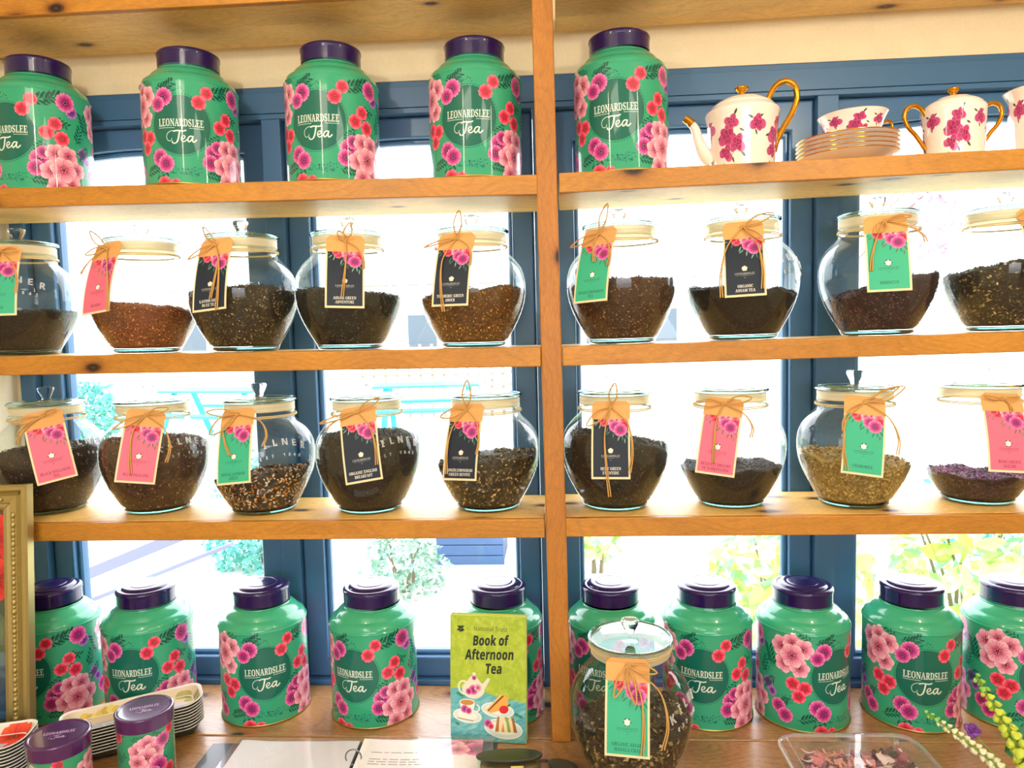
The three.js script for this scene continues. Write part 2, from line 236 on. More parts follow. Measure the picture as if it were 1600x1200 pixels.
{
  const wb = new THREE.Group(); wb.name = 'wall_back'; scene.add(wb); struct(wb);
  solidBox('wall_side', XL - 0.2, OX0, FLOOR, CEIL, WZ - 0.12, WZ, M.wall, wb); solidBox('wall_pier', XL - 0.2, -1.126, FLOOR, CEIL, WZ, -0.0125, M.wall, wb); solidBox('wall_side', OX1, XR + 0.2, FLOOR, CEIL, WZ - 0.12, WZ, M.wall, wb);
  solidBox('lintel', OX0, OX1, OY1, CEIL, WZ - 0.12, WZ, M.wall, wb); solidBox('apron', OX0, OX1, FLOOR, TB - 0.06, WZ - 0.12, WZ, M.wall, wb);
  const wf = new THREE.Group(); wf.name = 'wall_front'; scene.add(wf); struct(wf);   // behind the camera; unseen window opening added to let in soft front fill
  solidBox('wall_side', XL - 0.2, -0.8, FLOOR, CEIL, ZB, ZB + 0.2, M.wall, wf); solidBox('wall_side', 1.2, XR + 0.2, FLOOR, CEIL, ZB, ZB + 0.2, M.wall, wf);
  solidBox('lintel', -0.8, 1.2, 0.65, CEIL, ZB, ZB + 0.2, M.wall, wf); solidBox('apron', -0.8, 1.2, FLOOR, -0.45, ZB, ZB + 0.2, M.wall, wf);
}
// window: outer frame and mullions as trim, four casements
const PANES = [[-1.038, -0.619], [-0.489, -0.076], [0.049, 0.470], [0.601, 1.035]], PY0 = -0.655, PY1 = 0.400, SASH = 0.046;
{
  const f = new THREE.Group(); f.name = 'trim_1'; scene.add(f); struct(f);
  const z0 = WZ - 0.075, z1 = WZ + 0.004;
  solidBox('head', OX0, OX1, PY1 + SASH + 0.02, OY1, z0, z1 - 0.006, M.paint, f); solidBox('head_ledge', OX0, OX1, OY1 - 0.052, OY1 - 0.012, z0, z1, M.paint, f); solidBox('head_bead', OX0, OX1, PY1 + SASH + 0.014, PY1 + SASH + 0.024, z0, z1 + 0.003, M.paint, f);
  solidBox('cill', OX0, OX1, TB - 0.06, PY0 - SASH + 0.002, z0, z1 - 0.002, M.paint, f);
  const xs = [OX0, ...PANES.flat(), OX1];
  for (let k = 0; k < 5; k++) { const a = k ? xs[2 * k] + SASH : OX0, b = k < 4 ? xs[2 * k + 1] - SASH : OX1; if (b - a > 0.008) { solidBox('mullion', a, b, PY0 - SASH, PY1 + SASH + 0.02, z0, z1, M.paint, f); } }
  PANES.forEach(([a, b], k) => {
    const w = new THREE.Group(); w.name = 'window_' + (k + 1); scene.add(w); struct(w, 'tall casement window with blue-grey frame behind the shelves');
    const s = new THREE.Shape(); s.moveTo(a - SASH + 0.002, PY0 - SASH + 0.003); s.lineTo(b + SASH - 0.002, PY0 - SASH + 0.003); s.lineTo(b + SASH - 0.002, PY1 + SASH + 0.012); s.lineTo(a - SASH + 0.002, PY1 + SASH + 0.012);
    const hole = (q) => { const h = new THREE.Path(); h.moveTo(a + q, PY0 + q); h.lineTo(b - q, PY0 + q); h.lineTo(b - q, PY1 - q); h.quadraticCurveTo((a + b) / 2, PY1 + 0.034 - q, a + q, PY1 - q); return h; };
    s.holes.push(hole(0));
    const g = new THREE.ExtrudeGeometry(s, { depth: 0.045, bevelEnabled: true, bevelThickness: 0.004, bevelSize: 0.004, bevelOffset: -0.004, bevelSegments: 2, curveSegments: 10 }); g.translate(0, 0, WZ - 0.062);
    mesh('sash_frame', g, M.paint, w);
    const bs = new THREE.Shape(hole(-0.001).getPoints(10)); bs.holes.push(hole(0.009));
    const bg = new THREE.ExtrudeGeometry(bs, { depth: 0.012, bevelEnabled: true, bevelThickness: 0.004, bevelSize: 0.003, bevelOffset: -0.003, bevelSegments: 1, curveSegments: 10 }); bg.translate(0, 0, WZ - 0.042);
    mesh('glazing_bead', bg, M.paint, w);
    const p = new THREE.ShapeGeometry(new THREE.Shape(hole(0.003).getPoints(10))); p.translate(0, 0, WZ - 0.044); mesh('pane', p, M.pane, w);
  });
}
// two tubular pendant lamps over the shop floor, and two added ceiling panels
for (const [x, y, z, side] of [[0.74, 0.62, 0.82, 'teapot'], [-0.56, 0.64, 0.95, 'gilt frame']]) {
  const l = tag(group('pendant_lamp', x, y, z), `tubular frosted glass pendant lamp hanging on the ${side} side of the shop`, 'lamp');
  mesh('lamp_tube', new THREE.CapsuleGeometry(0.022, 0.2, 6, 20), std('#fff6e6', 0.5, { emissive: new THREE.Color(1, 0.86, 0.66), emissiveIntensity: 22 }), l);
  mesh('cap', moved(new THREE.CylinderGeometry(0.026, 0.026, 0.04, 24), 0, 0.14, 0), M.brass, l);
  mesh('cord', moved(new THREE.CylinderGeometry(0.003, 0.003, CEIL - y - 0.16, 8), 0, 0.16 + (CEIL - y - 0.16) / 2, 0), std('#2a2420', 0.6), l);
  const p = new THREE.PointLight(new THREE.Color(1, 0.87, 0.68), LAMP); p.castShadow = true; p.shadow.radius = 1.0; p.name = 'pendant_lamp_glow'; l.add(p);
}
for (const [x, z, where] of [[-0.5, 1.9, 'gilt frame'], [0.9, 1.9, 'teapot']]) {  // unseen panels added for soft fill from above the front
  const l = tag(group('added_fill_panel', x, CEIL - 0.012, z), `added square white ceiling fill panel over the ${where} side of the shop`, 'lamp');
  mesh('frame', box(0.62, 0.022, 0.62, 0.004), M.white, l);
  mesh('fill_lamp_diffuser', moved(box(0.58, 0.004, 0.58, 0.001), 0, -0.0115, 0), std('#ffffff', 0.6, { emissive: new THREE.Color(1, 0.9, 0.76), emissiveIntensity: 2.2 }), l);
  const a = new THREE.RectAreaLight(new THREE.Color(1, 0.91, 0.77), PANEL, 0.58, 0.58); a.position.set(0, -0.018, 0); a.rotation.x = -Math.PI / 2; a.name = 'added_fill_panel_glow'; l.add(a);
}

// ------------------------------------------------------------------ shelving and counter
const line = { '1L': (x) => 0.2895 - 0.0116 * x, '1R': (x) => 0.2905 + 0.0149 * x, '2L': (x) => -0.0022 - 0.0053 * x, '2R': (x) => -0.0022 + 0.0092 * x, '3L': () => -0.3025, '3R': () => -0.3012, '0L': () => 0.6265, '0R': (x) => 0.6265 + 0.013 * x };
{
  const u = tag(group('shelving_unit'), 'open pine shelving unit with orange front edges standing in front of the window', 'shelving');
  const T = 0.0325, DEP = 0.19; let seed = 1;
  for (const key of ['0L', '0R', '1L', '1R', '2L', '2R', '3L', '3R']) {
    const left = key[1] === 'L', x0 = left ? -1.1245 : 0.0185, x1 = left ? -0.0185 : 1.14, f = line[key], y0 = f(x0), y1 = f(x1), a = Math.atan2(y1 - y0, x1 - x0);
    const t = T; seed += 1.7;
    const s = mesh('shelf', plank((x1 - x0) / Math.cos(a), t, DEP - 0.014, 'x', seed), M.board, u); s.position.set((x0 + x1) / 2, (y0 + y1) / 2 - t / 2, -(DEP + 0.014) / 2); s.rotation.z = a;
    const lip = mesh('front_lipping', plank((x1 - x0) / Math.cos(a), t + 0.0008, 0.0138, 'x', seed * 1.9 + 0.4), M.lip, s); lip.position.set(0, -0.0004, DEP / 2);  // front strip in a deeper orange than the shelf board
  }
  const post = mesh('upright', plank(0.0352, 1.42, 0.05, 'y', 3.3, 0.003), M.post, u); post.position.set(-0.0005, TB + 0.71, -0.0245); post.rotation.z = 0.0062;
  for (const x of [1.16]) mesh('upright', plank(0.035, 1.42, 0.19, 'y', 5.1 + x, 0.003), M.post, u).position.set(x + (x < 0 ? -0.018 : 0), TB + 0.71, -0.1);
}
{
  const c = tag(group('counter'), 'rustic wooden counter of wide planks under the tins and papers', 'counter');
  let k = 0; for (const [z0, z1] of [[WZ + 0.005, -0.013], [-0.010, 0.19], [0.193, 0.40]]) { const p = mesh('plank', plank(k ? 2.5 : 2.24, 0.04, z1 - z0, 'x', 2.3 + k++ * 3.1, 0.003), M.counter, c); p.position.set(0, TB - 0.02, (z0 + z1) / 2); }
  for (const x of [-1.07, 1.07]) for (const z of [-0.15, 0.28]) mesh('leg', plank(0.07, TB - 0.04 - FLOOR, 0.07, 'y', x + z), M.counter, c).position.set(x, (TB - 0.04 + FLOOR) / 2, z);
  mesh('front_panel', plank(2.3, 0.6, 0.02, 'x', 4.4), M.counter, c).position.set(0, TB - 0.34, 0.33);
}

// ------------------------------------------------------------------ tea tins
const TR = 0.0845;
function tinGeo() {
  const body = lathe([[0.001, 0.0], [TR - 0.003, 0.0], [TR, 0.002], [TR, 0.004], [TR - 0.0012, 0.0048], [TR - 0.0012, 0.178], [TR, 0.1788], [TR, 0.1805], [TR - 0.002, 0.182]], 96);
  const p = body.attributes.position, uv = body.attributes.uv; for (let i = 0; i < p.count; i++) uv.setY(i, clamp(p.getY(i) / 0.18, 0.002, 0.998));
  const sh = lathe([[TR - 0.002, 0.1815], [TR - 0.0022, 0.184], [0.0795, 0.1905], [0.0735, 0.1955], [0.0712, 0.1963], [0.0692, 0.1985], [0.066, 0.2035], [0.0605, 0.2085], [0.0555, 0.2115], [0.0535, 0.2125], [0.0535, 0.218]], 96);
  const lid = lathe([[0.0525, 0.2135], [0.0535, 0.2145], [0.0535, 0.238], [0.0547, 0.2395], [0.0547, 0.243], [0.0535, 0.2455], [0.0505, 0.2475], [0.046, 0.2478], [0.0445, 0.2465], [0.043, 0.248], [0.0415, 0.2505], [0.036, 0.252], [0.03, 0.2524], [0.029, 0.2512], [0.0275, 0.2518], [0.026, 0.253], [0.0001, 0.2555]], 96);
  const rim = lathe([[TR - 0.0005, 0.0006], [TR + 0.0009, 0.001], [TR + 0.0009, 0.0032], [TR - 0.0005, 0.0038]], 96);
  const ring = lathe([[0.0538, 0.2118], [0.0552, 0.2122], [0.0552, 0.2135], [0.0538, 0.214]], 96);
  return { body, sh, lid, rim, ring };
}
const TG = tinGeo();
const G_TIN = 'large green floral tea tins with purple lids';
const tin0 = new THREE.Group();
mesh('body', TG.body, M.tin, tin0); mesh('shoulder', TG.sh, M.tinPlain, tin0); mesh('lid', TG.lid, M.tinLid, tin0); mesh('base_rim', TG.rim, M.brass, tin0); mesh('neck_ring', TG.ring, M.tinPlain, tin0);
function tin(x, z, y, az, slope, label) {
  const t = tin0.clone(); t.name = numbered('tea_tin'); scene.add(t); t.position.set(x, y, z); t.rotation.order = 'ZYX'; t.rotation.set(0, R(az - 90), slope); tag(t, label, 'tin', G_TIN);
}
for (const [x, z, az, label] of [[-0.955, -0.1, -6, 'green floral tea tin cut by the picture edge on the top shelf'], [-0.659, -0.09, 14, 'green floral tea tin on the top shelf, fourth from the white teapot'], [-0.393, -0.09, -2, 'green floral tea tin on the top shelf, third from the white teapot'], [-0.131, -0.092, -3, 'green floral tea tin on the top shelf, across the post from the teapot side'], [0.134, -0.095, -12, 'green floral tea tin on the top shelf right beside the white rose teapot']])
  tin(x, z, line[x < 0 ? '1L' : '1R'](x) + 0.0007, az, x < 0 ? -0.0116 : 0.0149, label);
for (const [x, z, az, label] of [[-1.014, -0.118, -5, 'green floral tea tin on the counter, half hidden by the gilt picture frame'], [-0.818, -0.118, 6, 'green floral tea tin on the counter behind the stacked floral trays'], [-0.584, -0.122, 23, 'green floral tea tin on the counter showing its whole round logo, beside the trays'], [-0.362, -0.118, -14, 'green floral tea tin on the counter, next to the green book'], [-0.114, -0.122, 15, 'green floral tea tin on the counter hidden behind the green book'], [0.102, -0.122, -24, 'green floral tea tin in shade behind the large front jar, beside the post'], [0.284, -0.122, -18, 'green floral tea tin on the counter, its logo partly covered by the front jar'], [0.462, -0.118, 27, 'green floral tea tin turned to its big pink bouquet, behind the clear box'], [0.663, -0.122, -7, 'green floral tea tin behind the pale flower spike and clear box'], [0.848, -0.124, 11, 'green floral tea tin behind the yellow-green flower spike, cut by the picture edge']])
  tin(x, z, TB, az, 0, label);

// ------------------------------------------------------------------ glass jars, their tea and their tags
const PROF = [[0.0, 0.056], [0.004, 0.060], [0.012, 0.0635], [0.03, 0.0742], [0.05, 0.0847], [0.072, 0.0933], [0.092, 0.0976], [0.11, 0.0986], [0.128, 0.0967], [0.145, 0.0904], [0.158, 0.0808], [0.167, 0.0718], [0.173, 0.0655], [0.178, 0.0635], [0.186, 0.0632]];
const profR = (h) => { for (let i = 1; i < PROF.length; i++) if (h <= PROF[i][0]) { const a = PROF[i - 1], b = PROF[i]; return lerp(a[1], b[1], (h - a[0]) / (b[0] - a[0])); } return PROF[PROF.length - 1][1]; };
const smoothProf = (() => { const c = new THREE.SplineCurve(PROF.map(([h, r]) => V2(r, h))); return c.getPoints(44).map((p) => [p.x, p.y]); })();
const JG = {
  body: lathe([[0.0005, 0.0], ...smoothProf, [0.0645, 0.1875], [0.0645, 0.190]], 72),
  base: lathe([[0.0001, 0.0008], [0.052, 0.0008], [0.0572, 0.003], [0.0595, 0.0055], [0.0585, 0.0085], [0.05, 0.0075], [0.0001, 0.0065]], 64),
  seal: lathe([[0.0615, 0.1905], [0.0638, 0.191], [0.0638, 0.1955], [0.0626, 0.1968], [0.0638, 0.198], [0.0638, 0.204], [0.0625, 0.2065], [0.0560, 0.2065], [0.056, 0.1905], [0.0615, 0.1905]], 64),
  lidRim: lathe([[0.0646, 0.2076], [0.0676, 0.2084], [0.0686, 0.2106], [0.0674, 0.2132], [0.0646, 0.2138], [0.0646, 0.2076]], 64),
  lid: lathe([[0.0001, 0.2078], [0.0644, 0.2078], [0.0644, 0.2133], [0.057, 0.2136], [0.054, 0.2142], [0.0525, 0.2162], [0.0505, 0.217], [0.044, 0.2172], [0.042, 0.218], [0.02, 0.2196], [0.0001, 0.2198]], 64),
  knob: lathe([[0.0001, 0.2196], [0.0074, 0.2196], [0.0078, 0.2215], [0.009, 0.2245], [0.0132, 0.233], [0.0148, 0.238], [0.0138, 0.2412], [0.01, 0.2424], [0.0001, 0.2428]], 12),
};
JG.knob = JG.knob.toNonIndexed(); JG.knob.computeVertexNormals();
const font = await new FontLoader().loadAsync('fonts/droid/droid_sans_bold.typeface.json');
function wrapText(word, h0, size, azc, step, arch) {
  const parts = []; [...word].forEach((ch, i) => {
    if (ch === ' ') return; const k = i - (word.length - 1) / 2, az = azc + k * step, h = h0 - arch * k * k, r = profR(h), slope = Math.atan2(profR(h + 0.004) - profR(h - 0.004), 0.008);
    const g = new TextGeometry(ch, { font, size, depth: 0.0012, curveSegments: 2, bevelEnabled: false }); g.computeBoundingBox(); g.translate(-(g.boundingBox.min.x + g.boundingBox.max.x) / 2, -size / 2, 0.0002);
    g.rotateZ(-k * arch * 55); g.rotateX(slope); g.translate(0, h, r + 0.0004); g.rotateY(az); g.deleteAttribute('uv'); parts.push(g.index ? g.toNonIndexed() : g);
  });
  return mergeGeometries(parts);
}
function teaGeo(seed, lo, tilt, tiltAz, pal, flake, top, sy = 1) {
  // a bed of leaves filling the jar up to a sloped, uneven top, with loose flakes on it and against the glass
  const rnd = rng(seed), rows = 30, cols = 72, pos = [], col = [], idx = [], cs = pal.map((c) => new THREE.Color(c)), topC = top && new THREE.Color(top), soft = pal === D.gold || pal === D.orange, tmp = new THREE.Color();
  const level = (a, q) => lo + tilt * Math.cos(a - tiltAz) * q + 0.008 * N3(Math.cos(a) * q * 3 + seed, Math.sin(a) * q * 3, seed * 1.7) + 0.0032 * N3(Math.cos(a) * q * 14 + seed, Math.sin(a) * q * 14, seed) - 0.004 * q * q;
  const pick = () => cs[Math.floor(Math.pow(rnd(), 1.25) * cs.length)];
  const put = (x, y, z, c) => { pos.push(x, y * sy, z); col.push(c.r, c.g, c.b); };
  const IN = 0.0024 + 0.4 * Math.max(0, flake - 0.003);
  for (let i = 0; i <= rows; i++) for (let j = 0; j < cols; j++) {
    const a = j / cols * Math.PI * 2, L = level(a, 1); let x, y, z;
    const cc = tmp.copy(cs[0]).multiplyScalar(0.75).lerp(cs[1], clamp(0.4 + 0.7 * N3(j * 0.6, i * 0.7, seed), 0, 1));
    if (i <= 18) { y = lerp(0.0095, L, i / 18); const r = Math.min(profR(y) - IN, y < 0.012 ? 0.057 : 1) - 0.001 * rnd(); x = Math.sin(a) * r; z = Math.cos(a) * r; }
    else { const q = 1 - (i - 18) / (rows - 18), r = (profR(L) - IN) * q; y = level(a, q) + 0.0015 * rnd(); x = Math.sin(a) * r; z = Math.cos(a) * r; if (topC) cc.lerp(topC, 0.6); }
    put(x, y, z, cc);
    if (i < rows) { const b = (j + 1) % cols, p = i * cols + j, s = i * cols + b; idx.push(p, s, p + cols, s, s + cols, p + cols); }
  }
  const at = pos.length / 3; put(0, 0.0095, 0, cs[0]); for (let j = 0; j < cols; j++) idx.push(at, (j + 1) % cols, j);
  flake *= 1.25; const nF = Math.round(6200 * Math.pow(0.0044 / flake, 0.9));
  const o = V(0, 0, 0), u = V(0, 0, 0), w = V(0, 0, 0), nn = V(0, 0, 0);
  for (let k = 0; k < nF; k++) {
    const a = rnd() * 6.283, onTop = rnd() < 0.34; let c = pick();
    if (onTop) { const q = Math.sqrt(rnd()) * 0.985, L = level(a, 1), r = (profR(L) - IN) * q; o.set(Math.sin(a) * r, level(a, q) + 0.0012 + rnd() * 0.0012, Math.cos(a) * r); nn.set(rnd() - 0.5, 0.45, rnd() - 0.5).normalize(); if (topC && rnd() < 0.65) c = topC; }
    else { const y = lerp(0.0135, level(a, 1) - 0.001, rnd()), r = profR(y) - IN + 0.0009 - rnd() * 0.0008; o.set(Math.sin(a) * r, y, Math.cos(a) * r); nn.set(Math.sin(a) + (rnd() - 0.5) * 0.5, -0.1, Math.cos(a) + (rnd() - 0.5) * 0.5).normalize(); }
    u.set(rnd() - 0.5, (rnd() - 0.5) * (onTop ? 0.4 : 1.2), rnd() - 0.5).cross(nn).normalize(); w.crossVectors(nn, u);
    const l = flake * (0.5 + rnd() * 0.9), ww = flake * (0.16 + rnd() * 0.2), v = soft ? 0.7 + rnd() * 0.6 : 0.4 + Math.pow(rnd(), 2.4) * 2.7, b = pos.length / 3; c = tmp.copy(c).multiplyScalar(v);
    const q = (s, t, e) => put(o.x + u.x * s + w.x * t + nn.x * e, o.y + u.y * s + w.y * t + nn.y * e, o.z + u.z * s + w.z * t + nn.z * e, c);
    q(-l / 2, 0, 0); q(0, -ww, 0.0001); q(0, ww, 0.0001); q(l / 2, 0, -0.0002); q(0, 0, 0.0006); idx.push(b, b + 1, b + 4, b + 1, b + 3, b + 4, b + 3, b + 2, b + 4, b + 2, b, b + 4);
  }
  const g = new THREE.BufferGeometry(); g.setAttribute('position', new THREE.Float32BufferAttribute(pos, 3)); g.setAttribute('color', new THREE.Float32BufferAttribute(col, 3)); g.setIndex(idx); g.computeVertexNormals(); return g;
}
const teaMat = std('#ffffff', 0.75, { vertexColors: true });
// tag: hangs from the jar's neck and rests on its shoulder; bent along its length
const TAGL = 0.138, bendY = [], bendZ = []; { let y = 0, z = 0; for (let i = 0; i <= 200; i++) { bendY.push(y); bendZ.push(z); const a = R(32 - 22 * i / 200); y += Math.cos(a) * TAGL / 200; z += Math.sin(a) * TAGL / 200; } }
function bent(x, s, off) { if (s < 0) return V(x, -s, off); const k = clamp(s / TAGL * 200, 0, 200), i = Math.min(199, Math.floor(k)), f = k - i, over = s > TAGL ? s - TAGL : s < 0 ? s : 0, a = R(32 - 22 * clamp(s / TAGL, 0, 1)); return V(x, -(lerp(bendY[i], bendY[i + 1], f) + over * Math.cos(a)) + off * Math.sin(a), lerp(bendZ[i], bendZ[i + 1], f) + over * Math.sin(a) + off * Math.cos(a)); }
function sheet(x0, x1, s0, s1, off, thick, cut = 0) { // a bent paper rectangle with thickness; cut = clipped top corners
  const n = 16, rows = []; const front = [], back = [];
  for (let i = 0; i <= n; i++) { const s = lerp(s0, s1, i / n), c = Math.max(0, cut - (s - s0)) ; front.push([bent(x0 + c, s, off + thick), bent(x1 - c, s, off + thick)]); back.push([bent(x0 + c, s, off), bent(x1 - c, s, off)]); }
  const pos = [], uv = [], idx = []; const add = (p, u, v) => { pos.push(p.x, p.y, p.z); uv.push(u, v); return pos.length / 3 - 1; };
  for (let i = 0; i < n; i++) {
    const v0 = 1 - i / n, v1 = 1 - (i + 1) / n, uL = (q) => (q.x - x0) / (x1 - x0);
    for (const [f, flip] of [[front, 0], [back, 1]]) { const a = add(f[i][0], uL(f[i][0]), v0), b = add(f[i][1], uL(f[i][1]), v0), c = add(f[i + 1][0], uL(f[i + 1][0]), v1), d = add(f[i + 1][1], uL(f[i + 1][1]), v1); flip ? idx.push(a, b, c, b, d, c) : idx.push(a, c, b, b, c, d); }
    for (const e of [0, 1]) { const a = add(front[i][e], e, v0), b = add(back[i][e], e, v0), c = add(front[i + 1][e], e, v1), d = add(back[i + 1][e], e, v1); e ? idx.push(a, c, b, b, c, d) : idx.push(a, b, c, b, d, c); }
  }
  for (const [i, s] of [[0, 1], [n, -1]]) { const a = add(front[i][0], 0, i ? 0 : 1), b = add(front[i][1], 1, i ? 0 : 1), c = add(back[i][0], 0, i ? 0 : 1), d = add(back[i][1], 1, i ? 0 : 1); s > 0 ? idx.push(a, b, c, b, d, c) : idx.push(a, c, b, b, c, d); }
  const g = new THREE.BufferGeometry(); g.setAttribute('position', new THREE.Float32BufferAttribute(pos, 3)); g.setAttribute('uv', new THREE.Float32BufferAttribute(uv, 2)); g.setIndex(idx); const h = g.toNonIndexed(); h.computeVertexNormals(); return h;
}
const kraftGeo = sheet(-0.033, 0.033, -0.008, 0.0262, 0.0006, 0.0009, 0.007), borderGeo = sheet(-0.033, 0.033, 0.0262, 0.1305, 0.0006, 0.0009), printGeo = sheet(-0.0298, 0.0298, 0.0262, 0.1268, 0.00155, 0.00025);
const ringGeo = (() => { const t1 = new THREE.TorusGeometry(0.0666, 0.0011, 6, 64), t2 = new THREE.TorusGeometry(0.0666, 0.0011, 6, 64); t1.rotateX(Math.PI / 2); t2.rotateX(Math.PI / 2 + 0.012); t2.translate(0, -0.0022, 0); return mergeGeometries([t1, t2]); })();
const A0 = 0.0712;
const TEXT = ['KILNER', 'EST 1842'];
function bowGeo(seed, loops, tails) {
  const gs = [], P = (x, s, o) => bent(x, s, o);
  const k = 0.004; // the knot's place along the tag
  gs.push(new THREE.TorusGeometry(0.0026, 0.0017, 6, 12).translate(...P(0, k, 0.0045).toArray()));
  const rnd = rng(seed);
  for (const [a, len, wid] of loops) { const dx = Math.sin(a), ds = -Math.cos(a), sx = Math.cos(a) * wid, ss = Math.sin(a) * wid; // a = 0 points up
    const o = () => 0.0045 + rnd() * 0.003; gs.push(tube([P(0, k, 0.005), P(dx * len * 0.5 + sx, k + ds * len * 0.5 + ss, o() + 0.004), P(dx * len, k + ds * len, o() + 0.003), P(dx * len * 0.55 - sx, k + ds * len * 0.55 - ss, o() + 0.002), P(0, k, 0.004)], 0.00135, 28, 6)); }
  for (const [x1, s1, bow] of tails) for (const d of [0, 0.0024]) gs.push(tube([P(0, k, 0.0045), P(x1 * 0.35 + bow, k + (s1 - k) * 0.3, 0.006), P(x1 * 0.8 + bow * 0.6 + d, k + (s1 - k) * 0.7, 0.0045), P(x1 + d * 1.6, s1, 0.004)], 0.00115, 22, 5));
  return mergeGeometries(gs);
}
const BOWS = [[[-1.9, 0.045, 0.008], [1.7, 0.03, 0.006]], [[0.1, 0.05, 0.009], [-2.2, 0.036, 0.006]], [[1.25, 0.05, 0.01], [-1.8, 0.042, 0.007]], [[0.25, 0.034, 0.007], [-0.6, 0.022, 0.006]]];
function jar(row, x, z, y, az, roll, kind, lines, jarLabel, teaLabel, tea, bow, tails, embossed, sy = 1, upTag = 0.193) {
  const slope = row === 2 ? (x < 0 ? -0.0053 : 0.0092) : 0; y += row < 4 ? 0.0006 : 0.0004;
  const j = tag(group('glass_jar', x, y, z, 0, slope), jarLabel, 'jar', 'glass storage jars of loose tea');
  const s3 = (m) => { m.scale.y = sy; return m; };
  s3(mesh('glass_body', JG.body, M.jar, j)); s3(mesh('base', JG.base, M.solid, j)); s3(mesh('seal', JG.seal, M.seal, j)); const lid = mesh('lid', JG.lid, M.lidGlass, j); lid.position.y = 0.2075 * (sy - 1); mesh('knob', JG.knob, M.knob, lid); mesh('lid_rim', JG.lidRim, M.lidRimGlass, lid);
  if (embossed !== undefined) { const g = mergeGeometries([wrapText(TEXT[0], 0.139, 0.0125, R(embossed), R(11), 0.0018), wrapText(TEXT[1], 0.116, 0.0055, R(embossed), R(6), 0.0004)]); s3(mesh('embossed_lettering', g, M.emboss, j)); }
  const [lo, tilt, tAz, pal, flake, top] = tea;
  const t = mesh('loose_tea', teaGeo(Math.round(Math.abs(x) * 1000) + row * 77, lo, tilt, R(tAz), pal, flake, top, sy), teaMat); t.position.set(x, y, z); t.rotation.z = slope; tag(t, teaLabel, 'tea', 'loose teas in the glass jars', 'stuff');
  const a = R(az), g = new THREE.Group(); g.name = numbered('paper_tag'); scene.add(g); g.rotation.order = 'YXZ'; g.rotation.set(0, a, R(roll)); g.position.set(x + A0 * Math.sin(a), y + upTag, z + A0 * Math.cos(a));
  const colour = { pink: 'pink', teal: 'mint green', navy: 'navy blue' }[kind];
  tag(g, lines.length ? `${colour} floral paper tag printed ${lines.join(' ')} tied with twine` : `${colour} floral paper tag cut by the picture edge, beyond the HIBISCUS tag`, 'tag', 'floral paper tags on the jars');
  mesh('kraft_top', kraftGeo, M.kraft, g); mesh('card', borderGeo, M.cream, g);
  mesh('printed_label', printGeo, std('#ffffff', 0.6, { map: tagMap(kind, lines, Math.round(Math.abs(x) * 977) + row) }), g);
  mesh('twine_bow', bowGeo(row * 31 + Math.round(x * 100), bow, tails), M.twine, g);
  const r = mesh('neck_twine', ringGeo, M.twinePale, g); r.position.set(0, sy > 1 ? 0.002 : -0.0095, -A0); r.rotation.z = -R(roll); if (roll) { const q = -0.0095; r.position.set(q * Math.sin(R(roll)), q * Math.cos(R(roll)), -A0); }
}
const D = { black: ['#15110d', '#231c14', '#2e261b'], darkgreen: ['#1b1c14', '#2b2b1e', '#474230', '#23241b'], brown: ['#3a2517', '#5c3b22', '#7b5634', '#2c1c12'], red: ['#7a4326', '#99592f', '#b8743f', '#5d2f1a'], mix: ['#241d15', '#3f3220', '#6d5a3a', '#857447', '#2b281c'], amber: ['#5a3716', '#84561f', '#a8772f', '#3a2411'], gold: ['#94743a', '#b0924e', '#bfa35f', '#86672f'], orange: ['#241a11', '#4a3117', '#c9843a', '#d8c8ae', '#2c2a19'], plum: ['#201216', '#3a1f27', '#5a3440', '#2b1a1a'], violet: ['#241512', '#3c2320', '#472a2c'] };
const Y2 = (x) => line[x < 0 ? '2L' : '2R'](x), Y3 = (x) => line[x < 0 ? '3L' : '3R'](x);
const JR = (name) => `glass storage jar with flat glass lid, wearing the ${name} tag`;
// middle shelf
jar(2, -1.022, -0.104, Y2(-1.022), 17, 1, 'teal', ['JASMINE'], JR('mint green JASMINE'), 'black loose tea in the jar with the JASMINE tag', [0.081, 0.004, 60, D.black, 0.0026], BOWS[0], [[0.03, 0.09, 0.012], [-0.004, 0.05, 0.002]], 30);
jar(2, -0.7755, -0.105, Y2(-0.77), -17, 6, 'pink', ['ROOIBOS'], JR('pink ROOIBOS'), 'reddish brown loose tea in the jar with the ROOIBOS tag', [0.088, 0.011, -50, D.red, 0.0026], [[-0.7, 0.05, 0.008], [-1.8, 0.045, 0.006]], [[0.03, 0.13, 0.006], [-0.05, 0.05, -0.004]]);
jar(2, -0.5765, -0.092, Y2(-0.579), -9.5, 5, 'navy', ['LAVISH GREY', 'BLUE TEA'], JR('navy LAVISH GREY BLUE TEA'), 'dark grey-green loose tea in the jar with the LAVISH GREY tag', [0.112, 0.007, 20, D.mix, 0.0036], [[-0.5, 0.04, 0.006], [-2.1, 0.055, 0.005]], [[0.014, 0.13, 0.01], [0.002, 0.11, 0.012]]);
jar(2, -0.375, -0.092, Y2(-0.375), 14, -2, 'navy', ['ASSAM GREEN', 'ADVENTURE'], JR('navy ASSAM GREEN ADVENTURE'), 'black-green loose tea in the jar with the ASSAM GREEN tag', [0.104, 0.008, -80, ['#12130f', '#1f2018', '#33322a'], 0.004], BOWS[3], [[-0.006, 0.112, 0.004], [0.03, 0.06, 0.01]]);
jar(2, -0.145, -0.1, Y2(-0.145), -12.5, 0, 'navy', ['TURMERIC GREEN', 'AMOUR'], JR('navy TURMERIC GREEN AMOUR'), 'orange-brown loose tea in the jar with the TURMERIC tag', [0.101, 0.01, 75, D.amber, 0.003, '#3b2b1c'], [[0.15, 0.05, 0.008], [-1.9, 0.06, 0.003]], [[-0.012, 0.14, -0.014], [0.03, 0.06, 0.012]]);
